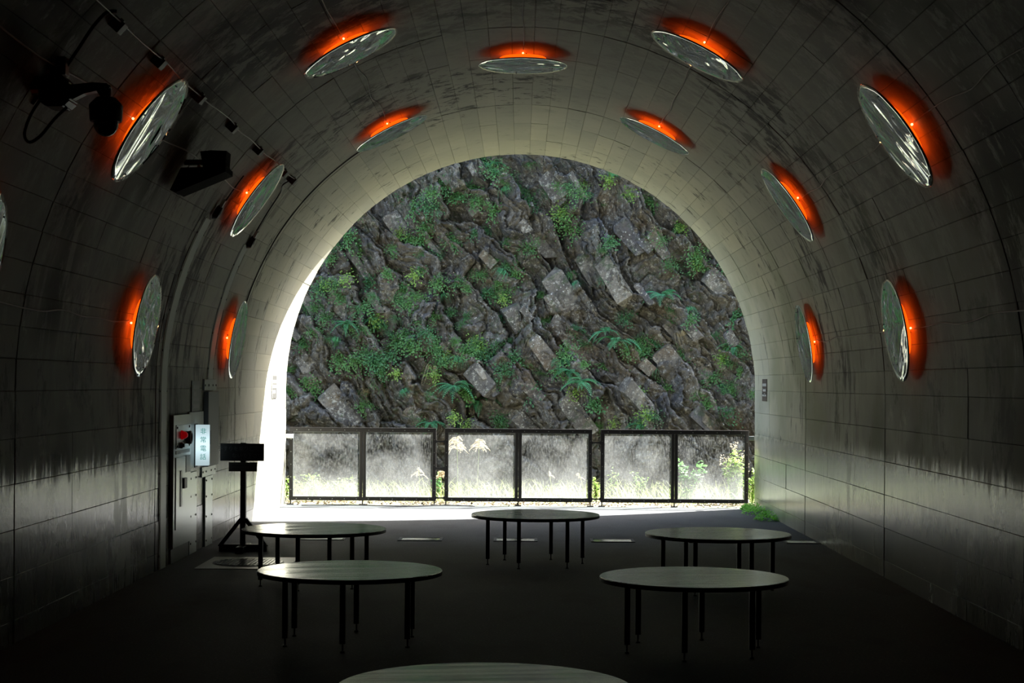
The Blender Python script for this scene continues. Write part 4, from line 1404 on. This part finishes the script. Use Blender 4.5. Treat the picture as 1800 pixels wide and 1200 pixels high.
# ================================================================== NOTICE STAND
YS = 16.6
def zz(py): return EYE - (py - 674 + 3.6) / FPX * YS
xs_ = (429.5 - 915) / FPX * YS
st = empty('notice_stand', (xs_, YS, 0)); tag(st, 'black notice stand with Japanese lettering on a timber foot by the left wall', 'sign stand')
def xo(px): return (px - 429.5) / FPX * YS
box('post', xo(424.5), xo(434), -.03, .03, .0, zz(778), M_BLACK, st, .003)
b1 = box('notice_board', xo(389.5), xo(466), -.045, -.03, zz(809.5), zz(779), M_SIGN, st, .002)
b2 = box('lower_board', xo(404.5), xo(454), -.045, -.03, zz(828), zz(812), M_SIGN2, st, .002)
for k, (s_, px_, py_) in enumerate((('手すりを乗りこえ', 421.5, 788.5), ('ないで下さい', 437, 800.5))):
    M = Matrix.Translation((xo(px_), -.046, zz(py_))) @ Matrix.Rotation(rad(90), 4, 'X')
    text_obj('lettering', s_, .050, M_SIGNT, b1, M, ext=.0008)
for py_ in (817.5, 823):
    box('text_line', xo(410), xo(446), -.0465, -.045, zz(py_ + .8), zz(py_ - .8), M_SIGN2T, b2)
box('foot_beam', xo(388), xo(472), -.04, .04, 0, .07, M_BLACK, st, .004)
box('foot_beam', -.04, .04, -.25, .25, 0, .06, M_BLACK, st, .004)
for sx in (-1, 1):
    bm = bmesh.new()
    M = Matrix.Translation((sx * .125, 0, .18)) @ Matrix.Rotation(-sx * rad(38), 4, 'Y')
    bmesh.ops.create_cube(bm, size=1, matrix=M @ Matrix.Diagonal((.035, .045, .34, 1)))
    from_bm('brace', bm, M_BLACK, st)

# ================================================================== CCTV CAMERA
YCAM = 9.3
A = at(103, 160, YCAM)
cc = empty('dome_camera', A); tag(cc, 'black dome surveillance camera on an arm on the left vault', 'camera')
def lp(px, py, dy=0.0): return at(px, py, YCAM) + Vector((0, dy, 0)) - A
bm = bmesh.new()
poly = [(74, 150), (88, 135), (112, 133), (130, 150), (130, 180), (118, 191), (88, 191), (76, 182)]
v0 = [bm.verts.new(lp(a, b, -.09)) for a, b in poly]; v1 = [bm.verts.new(lp(a, b, .09)) for a, b in poly]
bm.faces.new(v0[::-1]); bm.faces.new(v1)
for k in range(len(poly)): bm.faces.new((v0[k], v0[(k + 1) % 8], v1[(k + 1) % 8], v1[k]))
bmesh.ops.recalc_face_normals(bm, faces=bm.faces)
bmesh.ops.bevel(bm, geom=list(bm.edges), offset=.008, segments=2, affect='EDGES')
from_bm('mount_box', bm, M_BLACKP, cc)
bm = bmesh.new()
top = [(115, 151), (140, 149), (165, 146), (190, 148), (195, 155)]
bot = [(118, 178), (130, 176), (150, 166), (172, 161), (178, 170)]
va = [[bm.verts.new(lp(a, b, d)) for a, b in top] for d in (-.03, .03)]
vb_ = [[bm.verts.new(lp(a, b, d)) for a, b in bot] for d in (-.03, .03)]
for k in range(4):
    bm.faces.new((va[0][k], va[0][k + 1], vb_[0][k + 1], vb_[0][k])); bm.faces.new((va[1][k + 1], va[1][k], vb_[1][k], vb_[1][k + 1]))
    bm.faces.new((va[0][k + 1], va[0][k], va[1][k], va[1][k + 1])); bm.faces.new((vb_[0][k], vb_[0][k + 1], vb_[1][k + 1], vb_[1][k]))
for k in (0, 4): bm.faces.new((va[0][k], vb_[0][k], vb_[1][k], va[1][k]))
bmesh.ops.recalc_face_normals(bm, faces=bm.faces)
from_bm('arm', bm, M_BLACKP, cc)
c0 = lp(186.5, 172)
s_ = YCAM / FPX
bm = bmesh.new()
lathe(bm, [(0, 22 * s_), (8.5 * s_, 22 * s_), (8.5 * s_, 2 * s_), (17 * s_, 0), (27 * s_, -10 * s_), (29.5 * s_, -14 * s_), (28 * s_, -38 * s_), (27 * s_, -42 * s_), (21 * s_, -42 * s_), (0, -42 * s_)], 32, Matrix.Translation(c0))
bmesh.ops.recalc_face_normals(bm, faces=bm.faces)
from_bm('housing', bm, M_BLACKP, cc)
def make_dome():
    t = NT('smoked_dome')
    return t.done(t.bsdf((.01, .01, .01), .06, 0, None, .8))
bm = bmesh.new()
lathe(bm, [(21.5 * s_, -42 * s_)] + [(21.5 * s_ * math.cos(rad(a)), (-46 - 22 * math.sin(rad(a))) * s_) for a in range(0, 90, 12)] + [(0, -68 * s_)], 32, Matrix.Translation(c0))
bmesh.ops.recalc_face_normals(bm, faces=bm.faces)
from_bm('dome', bm, make_dome(), cc, True)
# wall anchor so the box is carried by the vault
Aw = arch_frame(148, YCAM, 0).translation - A
bm = bmesh.new(); cyl(bm, lp(95, 150), Aw, .05, seg=12); from_bm('wall_anchor', bm, M_BLACKP, cc)
tag(tube('camera_cable', [at(205, 20, 9.42), at(188, 22, 9.42), at(165, 45, 9.42), at(140, 82, 9.42), at(116, 118, 9.42)], .010, M_BLACK), 'black cable from the top cable box to the dome camera junction box', 'cable')
tag(tube('camera_cable', [at(78, 165, 9.25), at(55, 200, 9.25), at(43, 235, 9.25), at(52, 250, 9.25), at(72, 238, 9.25), at(95, 210, 9.25), at(118, 188, 9.25)], .009, M_BLACK), 'black cable loop hanging below the dome camera mount', 'cable')
jb = empty('junction_box', at(104, 117, 9.4)); tag(jb, 'black junction box with shiny gland above the dome camera', 'junction box')
box('housing', -.045, .045, -.04, .04, -.05, .05, M_BLACKP, jb, .006)
bm = bmesh.new(); cyl(bm, (-.06, -.03, .02), (-.01, -.045, .02), .016, seg=12); from_bm('gland', bm, M_STEEL, jb)
bm = bmesh.new(); cyl(bm, (0, 0, 0), arch_frame(149.5, 9.42, 0).translation - jb.location, .02, seg=8); from_bm('stem', bm, M_BLACKP, jb)

M_MATT = simple('matt_black', (.006, .006, .006), .9, 0, .1, 5, .1, .05)
# black wedge fixture
YW = 13.2
A = at(360, 300, YW)
wf = empty('wedge_loudspeaker', A); tag(wf, 'black wedge-shaped horn fixture with small box on the left vault', 'loudspeaker')
def wp(px, py, d): return at(px, py, YW) + Vector((0, d, 0)) - A
def prism(name, poly, d0, d1, mat, parent, taper=1.0):
    bm = bmesh.new()
    a_ = [bm.verts.new(wp(x, y, d0)) for x, y in poly]
    b_ = [bm.verts.new(wp(x, y, d1)) for x, y in poly]
    n = len(poly)
    bm.faces.new(a_); bm.faces.new(b_[::-1])
    for k in range(n): bm.faces.new((a_[k], b_[k], b_[(k + 1) % n], a_[(k + 1) % n]))
    bmesh.ops.recalc_face_normals(bm, faces=bm.faces)
    return from_bm(name, bm, mat, parent)
prism('horn', [(325, 299), (403, 297), (403, 306), (316, 342), (313, 339), (306, 338)], -.16, .16, M_MATT, wf)
prism('back_box', [(356, 269), (375, 267), (402, 268), (400, 292), (403, 299), (362, 299)], -.1, .1, M_MATT, wf)
prism('bracket_plate', [(348, 291), (352, 289), (355, 297), (346, 298)], -.02, .02, M_STEELD, wf)
bm = bmesh.new(); cyl(bm, wp(370, 285, 0), arch_frame(146, YW, 0).translation - A, .022, seg=10); from_bm('bracket_arm', bm, M_BLACKP, wf)

bpy.context.view_layer.update()
print('PANELS', npan, 'OBJECTS', len(bpy.data.objects))
